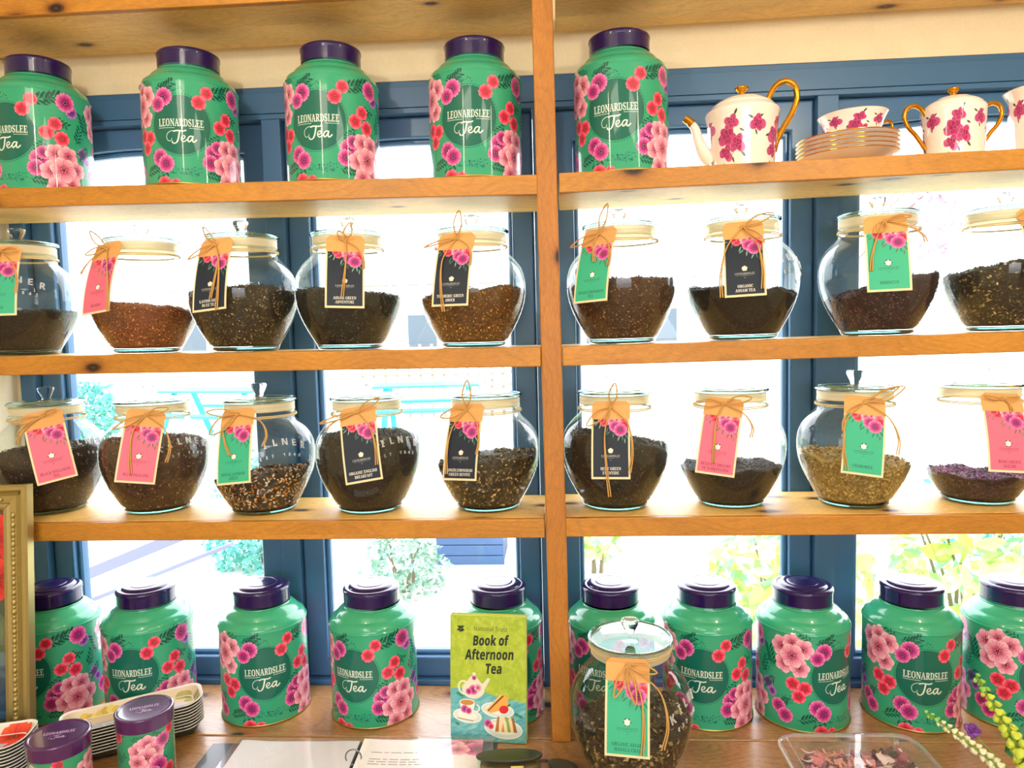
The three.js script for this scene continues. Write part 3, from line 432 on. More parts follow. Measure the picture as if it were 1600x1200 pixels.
jar(2, 0.129, -0.095, Y2(0.129), -34, 3, 'teal', ['GINGER LEMONGRASS', 'TEA'], JR('mint green GINGER LEMONGRASS TEA'), 'brown flecked loose tea in the jar with the mint green LEMONGRASS tag', [0.111, 0.003, 60, D.brown, 0.0034], [[0.4, 0.055, 0.007], [-2.0, 0.055, 0.007]], [[0.028, 0.07, 0.012], [0.0, 0.06, -0.006]]);
jar(2, 0.345, -0.092, Y2(0.345), -13.5, 2, 'navy', ['ORGANIC', 'ASSAM TEA'], JR('navy ORGANIC ASSAM TEA'), 'jet black loose tea in the jar with the ORGANIC ASSAM TEA tag', [0.088, 0.008, -80, ['#100d0a', '#191410', '#241d16'], 0.0026], [[1.2, 0.055, 0.009], [2.4, 0.05, 0.005]], [[-0.04, 0.13, -0.012], [0.025, 0.12, 0.012]], 45);
jar(2, 0.581, -0.09, Y2(0.581), -15.5, 1, 'teal', ['HIBISCUS'], JR('mint green HIBISCUS'), 'dark red-black loose tea in the jar with the HIBISCUS tag', [0.088, 0.021, 80, D.plum, 0.0036], [[1.4, 0.04, 0.007], [-2.7, 0.03, 0.008]], [[-0.028, 0.095, -0.003], [0.055, 0.05, 0.012]]);
jar(2, 0.805, -0.1, Y2(0.805), 4, -4, 'navy', [], 'glass storage jar cut by the picture edge, beyond the HIBISCUS jar', 'dark green and tan loose tea in the last jar on the middle shelf', [0.115, 0.014, 60, D.mix, 0.0045], BOWS[0], [[0.01, 0.1, 0.01], [0.0, 0.06, 0.01]], -45);
// lower shelf
jar(3, -0.990, -0.11, Y3(-1), 29.5, 11, 'pink', ['BLACK WELLNESS', 'TEA'], JR('pink BLACK WELLNESS TEA'), 'dark brown loose tea in the jar with the BLACK WELLNESS tag', [0.126, 0.008, 80, ['#261b12', '#3b2a1b', '#553c28', '#1c140e'], 0.004], [[-1.6, 0.05, 0.008], [1.2, 0.026, 0.006]], [[-0.045, 0.03, -0.006], [-0.05, 0.045, -0.004]], 72);
jar(3, -0.775, -0.107, Y3(-0.7), 21.5, -9, 'pink', ['PLUM HEALING'], JR('pink PLUM HEALING'), 'brown loose tea in the jar with the PLUM HEALING tag', [0.138, 0.006, -60, D.brown, 0.0034], [[1.1, 0.042, 0.008], [-2.2, 0.06, 0.005]], [[-0.01, 0.115, -0.012], [0.045, 0.09, 0.02]], 62);
jar(3, -0.557, -0.095, Y3(-0.5), -7.5, 6, 'teal', ['ROYAL JASMINE', 'GREEN'], JR('mint green ROYAL JASMINE GREEN'), 'dark tea with orange petals in the jar with the ROYAL JASMINE tag', [0.073, 0.012, 60, D.orange, 0.0058], [[-1.35, 0.06, 0.009], [-2.2, 0.06, 0.012]], [[0.055, 0.07, 0.03], [-0.008, 0.08, -0.02]], 42);
jar(3, -0.350, -0.095, Y3(-0.3), 1.5, 9, 'navy', ['ORGANIC ENGLISH', 'BREAKFAST'], JR('navy ORGANIC ENGLISH BREAKFAST'), 'very dark loose tea filling the jar with the ENGLISH BREAKFAST tag', [0.143, 0.002, -60, ['#1c1811', '#292217', '#3a2e20'], 0.003], [[1.15, 0.05, 0.008], [-1.75, 0.07, 0.004]], [[0.024, 0.105, 0.012], [-0.06, 0.03, -0.01]], 46);
jar(3, -0.126, -0.1, Y3(-0.1), -20.5, 2, 'navy', ['GINGER LEMONGRASS', 'GREEN REVIVE'], JR('navy GINGER LEMONGRASS GREEN REVIVE'), 'mixed brown-green leaves in the jar with the GREEN REVIVE tag', [0.097, 0.009, 70, ['#2c2416', '#4b3c22', '#7a6338', '#8f7748', '#2a2a1a'], 0.0062, '#4a4038'], [[0.12, 0.055, 0.009], [-1.9, 0.05, 0.009]], [[-0.026, 0.12, -0.012], [0.03, 0.085, 0.014]]);
jar(3, 0.113, -0.095, Y3(0.1), -9, 1, 'navy', ['MINT GREEN', 'EVENTIDE'], JR('navy MINT GREEN EVENTIDE'), 'dark brown-green loose tea heaped high in the jar with the MINT GREEN tag', [0.129, 0.015, -75, ['#211d12', '#322a19', '#4a3b23', '#1b1a10'], 0.0034], [[0.2, 0.045, 0.007], [-2.3, 0.055, 0.008]], [[-0.004, 0.16, -0.008], [0.03, 0.12, 0.02]], undefined);
jar(3, 0.326, -0.107, Y3(0.3), -20.5, -5, 'pink', ['DELICATE DREAMS', 'OF DARJEELING'], JR('pink DELICATE DREAMS OF DARJEELING'), 'black tea with sky sheen coloured on top in the jar with the DARJEELING tag', [0.074, 0.004, 10, ['#19140e', '#261d14', '#33281c'], 0.0026, '#4a4a52'], [[1.2, 0.05, 0.009], [-1.7, 0.05, 0.007]], [[0.05, 0.06, 0.02], [-0.005, 0.11, -0.006]]);  // bluish top colour paints in the reflection of the sky
jar(3, 0.545, -0.095, Y3(0.5), -9, -7, 'teal', ['CHAMOMILE'], JR('mint green CHAMOMILE'), 'golden dried flower heads in the jar with the CHAMOMILE tag', [0.088, 0.01, -95, D.gold, 0.005], [[1.0, 0.068, 0.009], [0.95, 0.06, 0.005]], [[-0.035, 0.06, -0.012], [0.05, 0.09, 0.02], [-0.026, 0.125, -0.02]]);
jar(3, 0.771, -0.11, Y3(0.7), -4, -3, 'pink', ['ROSE GREEN', 'ALLURE'], JR('pink ROSE GREEN ALLURE'), 'dark tea with violet petals on top in the jar with the ROSE GREEN tag', [0.052, 0.004, -20, D.violet, 0.0044, '#7a4a78'], [[1.5, 0.026, 0.005], [-1.5, 0.03, 0.005]], [[0.01, 0.025, 0.004]]);
// the big jar at the front of the counter
jar(4, 0.118, 0.1, TB, -8.5, 0, 'teal', ['ORGANIC ASSAM', 'MASALA CHAI'], 'large glass storage jar standing at the front of the counter beside the post', 'mixed dark leaves and spices in the large front jar', [0.092, 0.012, 100, ['#241c12', '#3f3320', '#6a5634', '#7d6c46', '#2a2616'], 0.008], [[-2.75, 0.05, 0.006], [1.75, 0.045, 0.006], [2.9, 0.055, 0.005]], [[0.05, 0.115, 0.03], [0.02, 0.125, 0.012]], 62, 1.12, 0.226);

// ------------------------------------------------------------------ the china on the top shelf
const YR = (x) => line['1R'](x) + 0.0007, SL = 0.0149;
const uvRose = (g, rep, v0, v1, y0, y1) => { const p = g.attributes.position, uv = g.attributes.uv; for (let i = 0; i < p.count; i++) uv.setXY(i, uv.getX(i) * rep, lerp(v0, v1, clamp((p.getY(i) - y0) / (y1 - y0), 0, 1))); return g; };
function handle(pts, r) { return tube(pts.map((p) => V(...p)), r, 40, 10); }
{
  const t = tag(group('teapot', 0.346, YR(0.346), -0.09, R(-6), SL), 'white china teapot with pink roses and a gold loop handle', 'teapot');
  const b = mesh('body', uvRose(lathe([[0.0001, 0], [0.050, 0], [0.0525, 0.003], [0.0535, 0.012], [0.0565, 0.045], [0.0605, 0.085], [0.0635, 0.1], [0.0635, 0.104], [0.062, 0.1065], [0.0585, 0.1075], [0.056, 0.1125], [0.0515, 0.1145]], 72), 2, 0.02, 0.98, 0, 0.106), M.rose, t); b.rotation.y = R(-52);
  const l = mesh('lid', lathe([[0.0515, 0.114], [0.0525, 0.1155], [0.05, 0.118], [0.04, 0.125], [0.026, 0.1305], [0.012, 0.133], [0.0001, 0.1335]], 64), M.china, t);
  mesh('knob', lathe([[0.0001, 0.133], [0.009, 0.133], [0.0062, 0.1355], [0.0058, 0.139], [0.0105, 0.144], [0.0122, 0.1475], [0.011, 0.1495], [0.005, 0.1485], [0.0001, 0.148]], 24), M.gold, l);
  mesh('handle', handle([[0.042, 0.112, 0], [0.047, 0.13, 0.001], [0.058, 0.147, 0.002], [0.074, 0.1525, 0.002], [0.088, 0.144, 0.002], [0.0925, 0.124, 0.002], [0.084, 0.098, 0.001], [0.069, 0.073, 0], [0.0575, 0.05, 0], [0.0535, 0.034, 0]], 0.0052), M.gold, t);
  const sp = mesh('spout', taperTube([V(-0.052, 0.024, 0.002), V(-0.066, 0.038, 0.003), V(-0.076, 0.062, 0.004), V(-0.083, 0.085, 0.005), V(-0.0975, 0.101, 0.006)], [0.014, 0.012, 0.0095, 0.0075, 0.0062], 28, 14), M.china, t);
  mesh('gold_lip', taperTube([V(-0.0865, 0.0905, 0.0053), V(-0.092, 0.0965, 0.0056), V(-0.0995, 0.1025, 0.0062)], [0.0076, 0.0072, 0.0068], 10, 14), M.gold, sp);
}
{
  const prof = [[0.0001, 0.0], [0.036, 0.0], [0.0375, 0.0025], [0.055, 0.008], [0.072, 0.0135], [0.083, 0.0185], [0.0845, 0.0195], [0.083, 0.0205], [0.071, 0.0158], [0.05, 0.0105], [0.034, 0.0062], [0.0001, 0.0055]];
  const s0 = new THREE.Group(); mesh('plate', lathe(prof, 72), M.china, s0); mesh('gold_rim', lathe([[0.0836, 0.0187], [0.0849, 0.0196], [0.0836, 0.0206]], 72), M.gold, s0);
  const where = ['lowest', 'second from the bottom', 'middle', 'second from the top', 'topmost'];
  for (let k = 0; k < 5; k++) { const s = s0.clone(); s.name = numbered('saucer'); scene.add(s); s.position.set(0.528 + 0.0004 * Math.sin(k * 2.2), YR(0.528) - 0.0002 + 0.0073 * k + 0.0002, -0.095 + 0.0004 * Math.cos(k * 3)); s.rotation.z = SL; tag(s, `white gold-rimmed china saucer, ${where[k]} of the stack under the rose teacup`, 'saucer', 'stack of china saucers'); }
  const y = YR(0.536) + 0.0073 * 4 + 0.0079, t = tag(group('teacup', 0.536, y, -0.092, R(10), SL), 'white china teacup with pink roses on a stack of saucers', 'teacup');
  const cup = mesh('bowl', uvRose(lathe([[0.0001, 0.003], [0.026, 0.002], [0.0285, 0.0], [0.0305, 0.0], [0.0305, 0.004], [0.037, 0.012], [0.0455, 0.0265], [0.0515, 0.042], [0.0565, 0.0515], [0.0575, 0.0525], [0.0555, 0.0525], [0.0495, 0.0415], [0.0435, 0.0265], [0.034, 0.0125], [0.024, 0.0065], [0.0001, 0.005]], 72), 2, 0.1, 0.95, 0, 0.053), M.rose, t); cup.rotation.y = R(-44);
  mesh('gold_rim', lathe([[0.0562, 0.0518], [0.0578, 0.0527], [0.0555, 0.0531]], 72), M.gold, t);
  mesh('handle', handle([[0.047, 0.037, 0], [0.058, 0.041, 0], [0.068, 0.0435, 0], [0.0745, 0.037, 0], [0.07, 0.024, 0], [0.058, 0.0145, 0], [0.047, 0.0155, 0], [0.038, 0.0135, 0]], 0.0026), M.gold, t);
}
{
  const t = tag(group('sugar_bowl', 0.7065, YR(0.7065), -0.09, R(4), SL), 'white rose-patterned lidded sugar bowl with two gold ring handles', 'sugar bowl');
  const b = mesh('body', uvRose(lathe([[0.0001, 0], [0.046, 0], [0.0475, 0.003], [0.0485, 0.03], [0.0505, 0.078], [0.051, 0.088], [0.0495, 0.092], [0.046, 0.0935]], 72), 2, 0.02, 0.98, 0, 0.096), M.rose, t); b.rotation.y = R(-48);
  const l = mesh('lid', lathe([[0.046, 0.0935], [0.0455, 0.0965], [0.041, 0.1005], [0.034, 0.1045], [0.027, 0.107], [0.026, 0.1085], [0.014, 0.112], [0.0001, 0.113]], 64), M.china, t);
  mesh('knob', lathe([[0.0001, 0.1125], [0.007, 0.1125], [0.005, 0.1155], [0.0085, 0.121], [0.0105, 0.1245], [0.009, 0.1265], [0.0001, 0.126]], 24), M.gold, l);
  for (const s of [-1, 1]) mesh('handle', handle([[s * 0.0485, 0.082, 0], [s * 0.056, 0.093, 0], [s * 0.068, 0.099, 0], [s * 0.081, 0.094, 0], [s * 0.085, 0.08, 0], [s * 0.0785, 0.063, 0], [s * 0.066, 0.049, 0], [s * 0.056, 0.035, 0], [s * 0.0485, 0.024, 0]], 0.0038), M.gold, t);
}
{
  const t = tag(group('milk_jug', 0.852, YR(0.852), -0.09, R(20), SL), 'white rose-patterned milk jug at the end of the top shelf', 'jug');
  const b = mesh('body', uvRose(lathe([[0.0001, 0], [0.041, 0], [0.043, 0.003], [0.045, 0.03], [0.047, 0.07], [0.047, 0.085], [0.0475, 0.1], [0.054, 0.1135], [0.0555, 0.115], [0.0535, 0.1148], [0.045, 0.1], [0.0445, 0.07], [0.04, 0.008], [0.0001, 0.006]], 72), 2, 0.02, 0.98, 0, 0.116), M.rose, t); b.rotation.y = R(-70);
  mesh('handle', handle([[0.046, 0.1, 0], [0.06, 0.108, 0], [0.078, 0.1, 0], [0.08, 0.075, 0], [0.062, 0.045, 0], [0.045, 0.03, 0]], 0.004), M.gold, t);
}

// ------------------------------------------------------------------ book
{
  const map = canvasTex(560, 880, (c, W, H) => {
    const rnd = rng(31); c.fillStyle = '#a9c22e'; c.fillRect(0, 0, W, H);
    for (let k = 0; k < 900; k++) { c.globalAlpha = 0.22; c.fillStyle = ['#c3d64e', '#8fae2a', '#b9cf3c', '#9bb836', '#d2dc6a'][k % 5]; c.beginPath(); c.ellipse(rnd() * W, rnd() * 640, 14 + rnd() * 26, 6 + rnd() * 12, rnd() * 3, 0, 7); c.fill(); }
    c.globalAlpha = 1; c.fillStyle = '#5fb3bd'; c.beginPath(); c.moveTo(0, 520); c.quadraticCurveTo(120, 500, 260, 540); c.quadraticCurveTo(420, 590, W, 600); c.lineTo(W, H); c.lineTo(0, H); c.fill();
    for (let k = 0; k < 300; k++) { c.globalAlpha = 0.3; c.fillStyle = ['#8fd0d2', '#3d96a8', '#79c0c8', '#aee0dc'][k % 4]; c.beginPath(); c.ellipse(rnd() * W, 580 + rnd() * 300, 16 + rnd() * 30, 5 + rnd() * 8, -0.4, 0, 7); c.fill(); } c.globalAlpha = 1;
    // oak-leaf style emblem
    c.fillStyle = '#18221c'; for (const [x, y, a, l] of [[78, 92, -2.5, 30], [78, 92, -0.7, 30], [76, 94, 2.7, 30], [80, 94, 0.5, 30], [78, 98, 2.0, 24], [80, 98, 1.2, 24], [78, 92, -1.6, 22]]) leaf(c, x, y, l, a, '#18221c', 0.5);
    c.fillStyle = '#47532a'; c.font = '40px sans-serif'; c.textAlign = 'center'; c.fillText('National Trust', 300, 106);
    c.fillStyle = '#16241d'; c.strokeStyle = '#16241d'; c.lineWidth = 3; c.lineJoin = 'round';
    const hand = (t, x, y, s) => { c.save(); c.translate(x, y); c.transform(1, -0.03, -0.1, 1, 0, 0); c.font = `bold ${s}px sans-serif`; c.scale(0.86, 1.12); c.fillText(t, 0, 0); c.strokeText(t, 0, 0); c.restore(); };
    hand('Book of', 296, 206, 84); hand('Afternoon', 290, 306, 86); hand('Tea', 320, 404, 86);
    const plate = (x, y, rx, ry) => { c.fillStyle = '#d8e6df'; c.beginPath(); c.ellipse(x, y, rx, ry, 0.1, 0, 7); c.fill(); c.strokeStyle = '#f6f8ef'; c.lineWidth = 7; c.stroke(); c.fillStyle = '#eef2e6'; c.beginPath(); c.ellipse(x, y - 4, rx * 0.72, ry * 0.66, 0.1, 0, 7); c.fill(); };
    // pot
    c.fillStyle = '#e9e3cf'; c.beginPath(); c.ellipse(170, 520, 84, 66, 0, 0, 7); c.fill(); c.beginPath(); c.moveTo(120, 470); c.quadraticCurveTo(170, 380, 222, 470); c.fill(); c.beginPath(); c.arc(176, 412, 13, 0, 7); c.fill(); c.beginPath(); c.moveTo(235, 540); c.quadraticCurveTo(270, 500, 296, 440); c.lineTo(276, 436); c.quadraticCurveTo(250, 470, 225, 490); c.fill(); c.strokeStyle = '#e9e3cf'; c.lineWidth = 13; c.beginPath(); c.moveTo(100, 555); c.bezierCurveTo(40, 540, 50, 440, 116, 470); c.stroke();
    magF(c, 170, 524, 30, 0.3); pinkF(c, 204, 508, 24, 0.6); magF(c, 136, 536, 20, 0.2); magF(c, 176, 440, 14, 0.2);
    // cup and saucer
    plate(124, 708, 104, 46); c.fillStyle = '#f3efe2'; c.beginPath(); c.moveTo(66, 610); c.quadraticCurveTo(76, 690, 110, 694); c.lineTo(146, 694); c.quadraticCurveTo(176, 680, 180, 610); c.fill(); c.fillStyle = '#c98a3c'; c.beginPath(); c.ellipse(123, 614, 54, 22, 0, 0, 7); c.fill(); c.strokeStyle = '#f8f4e8'; c.lineWidth = 6; c.stroke(); magF(c, 104, 660, 24, 0.3); magF(c, 134, 672, 20, 0.6); c.strokeStyle = '#f3efe2'; c.lineWidth = 9; c.beginPath(); c.arc(190, 652, 24, -1.4, 1.6); c.stroke(); c.strokeStyle = '#b08c4a'; c.lineWidth = 6; c.beginPath(); c.moveTo(50, 726); c.lineTo(170, 742); c.stroke();
    // cake
    plate(350, 658, 118, 50); c.fillStyle = '#f0b04a'; c.beginPath(); c.moveTo(262, 660); c.lineTo(372, 548); c.lineTo(426, 560); c.lineTo(432, 640); c.lineTo(300, 680); c.fill(); c.strokeStyle = '#8b3f1a'; c.lineWidth = 12; c.beginPath(); c.moveTo(276, 666); c.lineTo(392, 556); c.stroke(); c.fillStyle = '#f6cf86'; c.beginPath(); c.moveTo(262, 660); c.lineTo(372, 548); c.lineTo(382, 552); c.lineTo(274, 664); c.fill(); c.fillStyle = '#d8262e'; c.beginPath(); c.ellipse(396, 652, 34, 28, -0.2, 0, 7); c.fill(); leaf(c, 420, 630, 34, -0.6, '#2c7a3a', 0.4);
    // sandwiches
    plate(392, 786, 138, 66); for (const [x, col] of [[330, '#b9752f'], [356, '#f1e0ae'], [378, '#e0913a'], [400, '#f3e6bd'], [424, '#8fae4a'], [446, '#f1dba4'], [468, '#a9682c']]) { c.fillStyle = col; c.beginPath(); c.moveTo(x, 808); c.lineTo(x + (x < 400 ? 18 : -16), 704); c.lineTo(x + (x < 400 ? 34 : 0), 704); c.lineTo(x + 26, 808); c.fill(); } magF(c, 278, 752, 24, 0.2); redF(c, 300, 772, 18, 0.2);
    for (const [x, y] of [[470, 676], [500, 690], [40, 548], [60, 560], [30, 760]]) leaf(c, x, y, 40, 0.3, '#2b8a5e', 0.5);
  });
  const b = new THREE.Group(); b.name = numbered('book'); scene.add(b); b.position.set(-0.1275, TB + 0.001, 0.003); b.rotation.order = 'YXZ'; b.rotation.set(R(-6.6), R(-5), 0);
  tag(b, 'green book of afternoon tea leaning upright against a tea tin', 'book');
  const w = 0.139, h = 0.224; mesh('pages', moved(box(w - 0.004, h - 0.005, 0.0105, 0.001), 0.001, h / 2, -0.0075), std('#f1ead2', 0.9), b);
  const edge = std('#bccb5a', 0.5); const c = mesh('front_cover', moved(box(w, h, 0.0022, 0.0008), 0, h / 2, -0.0011), edge, b);
  const pg = new THREE.PlaneGeometry(w - 0.0016, h - 0.0016); pg.translate(0, h / 2, 0.0001); mesh('cover_print', pg, std('#ffffff', 0.45, { map, clearcoat: 0.2 }), c);
  mesh('back_cover', moved(box(w, h, 0.0022, 0.0008), 0, h / 2, -0.0139), edge, b); mesh('spine', moved(box(0.0022, h, 0.0145, 0.0008), -w / 2 + 0.0011, h / 2, -0.0075), edge, b);
}

// ------------------------------------------------------------------ small tins
{
  const r = 0.0435, body = lathe([[0.0001, 0], [r - 0.001, 0], [r, 0.0015], [r, 0.1], [r - 0.002, 0.101]], 72), p = body.attributes.position, uv = body.attributes.uv; for (let i = 0; i < p.count; i++) uv.setY(i, clamp((p.getY(i)) / 0.102, 0.01, 0.99));
  const lid = lathe([[r + 0.0002, 0.0985], [r + 0.0016, 0.099], [r + 0.0016, 0.117], [r + 0.0022, 0.1185], [r + 0.0022, 0.1205], [r + 0.001, 0.122], [r - 0.002, 0.1222], [r - 0.0035, 0.1212], [r - 0.005, 0.1208], [0.0001, 0.1208]], 72);
  const top = new THREE.CircleGeometry(r - 0.0052, 48); top.rotateX(-Math.PI / 2); top.translate(0, 0.1211, 0);
  for (const [x, z, turn, lt, label] of [[-0.692, 0.118, 213, 25, 'small green floral tea tin standing in front of the stack of trays'], [-0.785, 0.198, 40, 20, 'small green floral tea tin with lettered plum lid, nearest the counter edge']]) {
    const t = tag(group('small_tea_tin', x, TB, z), label, 'tin', 'small green floral tea tins'); mesh('body', body, std('#ffffff', 0.3, { map: smallTinMap, clearcoat: 0.7, clearcoatRoughness: 0.1 }), t).rotation.y = R(turn);
    const l = mesh('lid', lid, std('#4c1a5e', 0.24, { clearcoat: 0.9, clearcoatRoughness: 0.08 }), t); mesh('lid_print', top, std('#ffffff', 0.24, { map: lidMap, clearcoat: 0.9, clearcoatRoughness: 0.08 }), l).rotation.y = R(lt);
  }
}

// ------------------------------------------------------------------ stacked trays
const outlineLoft = (w, d, r, prof, k = 8, wave) => loft(prof.map(([off, y]) => roundRect(w + 2 * off, d + 2 * off, Math.max(0.002, r + off), k).map(([x, z]) => V(x, y + (wave ? wave(x, z, off) : 0), z))), false, false);
{
  const W = 0.225, DP = 0.082, wave = (x, z, off) => 0.011 * Math.pow(Math.abs(x) / (W / 2 + 0.016), 3) * clamp(off / 0.014, 0, 1);
  const under = outlineLoft(W - 0.03, DP - 0.03, 0.012, [[-0.024, 0.0], [0, 0.0], [0.006, 0.002], [0.015, 0.0125], [0.0182, 0.0145]], 8, wave);
  const planar = (g, w, d) => { const p = g.attributes.position, uv = new Float32Array(p.count * 2); for (let i = 0; i < p.count; i++) { uv[i * 2] = p.getX(i) / w + 0.5; uv[i * 2 + 1] = 0.5 - p.getZ(i) / d; } g.setAttribute('uv', new THREE.BufferAttribute(uv, 2)); return g; };
  const g = outlineLoft(W - 0.03, DP - 0.03, 0.012, [[0.0182, 0.0145], [0.0195, 0.0155], [0.0185, 0.0165], [0.0135, 0.0148], [0.0045, 0.004], [-0.001, 0.0022], [-0.024, 0.0022]], 8, wave);
  const print = (seed, kind) => canvasTex(400, 200, (c, Wd, H) => {
    const rnd = rng(seed); const gr = kind === 'poppy' ? ['#e8ddd2', '#cdbfe0', '#b9c4ea'] : ['#e6d7c2', '#cfd6ea', '#9db2e0']; c.fillStyle = gr[0]; c.fillRect(0, 0, Wd, H); for (let k = 0; k < 90; k++) { c.globalAlpha = 0.35; c.fillStyle = gr[1 + (k % 2)]; c.beginPath(); c.ellipse(rnd() * Wd, 90 + rnd() * 110, 40 + rnd() * 50, 8 + rnd() * 16, rnd() * 0.5 - 0.2, 0, 7); c.fill(); } c.globalAlpha = 1;
    if (kind === 'poppy') { for (const [x, y, r] of [[90, 34, 44], [170, 60, 34], [340, 50, 50], [262, 30, 34], [372, 120, 40]]) petalFlower(c, x, y, r, 5, '#6a1010', '#d8321e', '#f0603a', 0.4); for (let k = 0; k < 6; k++) { c.fillStyle = '#b04aa0'; c.beginPath(); c.ellipse(40 + k * 60, 150 + 10 * (k % 2), 34, 10, 0.1, 0, 7); c.fill(); } }
    else { for (let k = 0; k < 12; k++) { c.fillStyle = ['#d8bf3a', '#c4a92e', '#e2cf62'][k % 3]; c.beginPath(); c.ellipse(60 + k * 15, 22 + 6 * Math.sin(k), 13, 10, 0, 0, 7); c.fill(); } for (const [x, y] of [[352, 34], [376, 80], [384, 130]]) { c.fillStyle = '#b8b26a'; c.beginPath(); c.ellipse(x, y, 26, 20, 0.3, 0, 7); c.fill(); leaf(c, x, y, 40, 0.8, '#8b8f5a', 0.4); } c.fillStyle = '#f1f1f5'; c.fillRect(110, 110, 90, 70); c.fillStyle = '#6f86c4'; c.fillRect(120, 120, 70, 40); for (let k = 0; k < 6; k++) { c.fillStyle = '#c9a0c8'; c.beginPath(); c.ellipse(250 + k * 22, 150, 20, 7, 0.2, 0, 7); c.fill(); } }
  });
  const underM = std('#4c5650', 0.5);
  const stack = (n, x, y, z, turn, pitch, grp, kind, seed, where) => {
    for (let k = 0; k < n; k++) {
      const t = group('tray', x, y + k * pitch, z, turn); mesh('shell', g, M.white, t); mesh('underside', under, underM, t);
      const order = k === n - 1 ? 'topmost' : k === 0 ? 'lowest' : ['', 'second', 'third', 'fourth', 'fifth', 'sixth', 'seventh', 'eighth', 'ninth', 'tenth', 'eleventh'][k] + ' from the counter';
      tag(t, k === n - 1 ? `white rimmed tray with ${kind === 'poppy' ? 'red poppy' : 'pale flower'} print, topmost ${where}` : `white rimmed tray, ${order} ${where}`, 'tray', grp);
      if (k === n - 1) { const pm = std('#ffffff', 0.35, { map: print(seed, kind) }), p = planar(loft([roundRect(W - 0.022, DP - 0.022, 0.015, 8).map(([a, b]) => V(a, 0.00435, b)), roundRect(0.004, 0.002, 0.0009, 8).map(([a, b]) => V(a, 0.0043, b))], false, false), W, DP); mesh('printed_panel', p, pm, t);
        mesh('printed_rim', planar(outlineLoft(W - 0.03, DP - 0.03, 0.012, [[0.0043, 0.0044], [0.0132, 0.0152]], 8, wave), W, DP), pm, t); }
    }
  };
  stack(9, -0.778, TB + 0.0004, 0.011, Math.atan2(0.534, 0.845), 0.0056, 'stacked white trays behind the small tins', 'pale', 3, 'of the stack behind the small tins');
  stack(13, -0.99, TB + 0.0004, 0.165, Math.atan2(0.28, 0.96), 0.0056, 'stacked trays in front of the gilt frame', 'poppy', 4, 'of the stack before the gilt frame');
}

// ------------------------------------------------------------------ gilt picture frame leaning on the shelf
{
  const W = 0.36, H = 0.485, f = new THREE.Group(); f.name = numbered('picture_frame'); scene.add(f); f.rotation.order = 'YXZ'; f.rotation.set(R(-5.5), R(6), 0); f.position.set(-1.108, TB + 0.0005, 0.082);
  tag(f, 'antique gilt picture frame with beaded moulding, leaning on the shelves', 'picture frame');
  const gilt = std('#b3a36a', 0.4, { metalness: 0.75 }), dark = std('#6c5e36', 0.5, { metalness: 0.7 });
  const prof = [[0, 0.0], [0, 0.012], [0.003, 0.016], [0.006, 0.013], [0.012, 0.012], [0.014, 0.016], [0.026, 0.018], [0.029, 0.0135], [0.032, 0.0155], [0.036, 0.021], [0.042, 0.0215], [0.045, 0.018], [0.045, 0.0]];
  const iw = W / 2 - 0.045, ih = H / 2 - 0.045, cy = H / 2, beadG = [];
  const side = (k) => { // 0 right, 1 top, 2 left, 3 bottom, mitred at both ends
    const rows = [-1, 1].map((e) => prof.map(([d, h]) => k === 0 ? V(iw + d, cy + e * (ih + d), h) : k === 2 ? V(-iw - d, cy - e * (ih + d), h) : k === 1 ? V(-e * (iw + d), cy + ih + d, h) : V(e * (iw + d), cy - ih - d, h)));
    const g = loft(rows, true, true).toNonIndexed(); g.computeVertexNormals(); return g;
  };
  for (let k = 0; k < 4; k++) {
    const m = mesh('moulding', side(k), gilt, f), len = k % 2 ? iw : ih, bs = [];
    for (let i = 0; i < Math.round(len * 2 / 0.0085); i++) { const t = -len + (i + 0.5) * 0.0085, d = 0.02, big = i % 2; const s = new THREE.SphereGeometry(big ? 0.0046 : 0.0032, 8, 6); s.scale(k % 2 ? 1.25 : 1, k % 2 ? 1 : 1.25, 0.9); s.translate(k === 0 ? iw + d : k === 2 ? -iw - d : t, k % 2 ? cy + (k === 1 ? ih + d : -ih - d) : cy + t, 0.0175); bs.push(s); }
    mesh('beading', mergeGeometries(bs), gilt, m);
  }
  const pic = canvasTex(360, 512, (c, Wd, Hh) => {
    const rnd = rng(17); c.fillStyle = '#4c5a44'; c.fillRect(0, 0, Wd, Hh); for (let k = 0; k < 260; k++) { c.globalAlpha = 0.5; const y = rnd() * Hh; c.fillStyle = y > 300 ? ['#3f6b94', '#2a4a6c', '#6f93b0', '#27364a'][k % 4] : ['#4d6048', '#6b7a5a', '#39483a', '#7f8a6c'][k % 4]; c.beginPath(); c.ellipse(rnd() * Wd, y, 20 + rnd() * 30, 10 + rnd() * 22, rnd() * 3, 0, 7); c.fill(); } c.globalAlpha = 1;
    for (const [x, y, r] of [[320, 70, 66], [250, 100, 60], [330, 160, 50], [170, 70, 56], [90, 130, 60], [210, 190, 48], [60, 50, 44]]) petalFlower(c, x, y, r, 5, '#5e0c10', '#c81f26', '#e8433a', rnd() * 3);
  });
  const p = new THREE.PlaneGeometry(iw * 2 + 0.004, ih * 2 + 0.004); p.translate(0, cy, 0.006); mesh('picture', p, std('#ffffff', 0.25, { map: pic, clearcoat: 0.5 }), f);
  mesh('backing', moved(box(W - 0.02, H - 0.02, 0.004, 0.001), 0, cy, -0.001), dark, f);
}

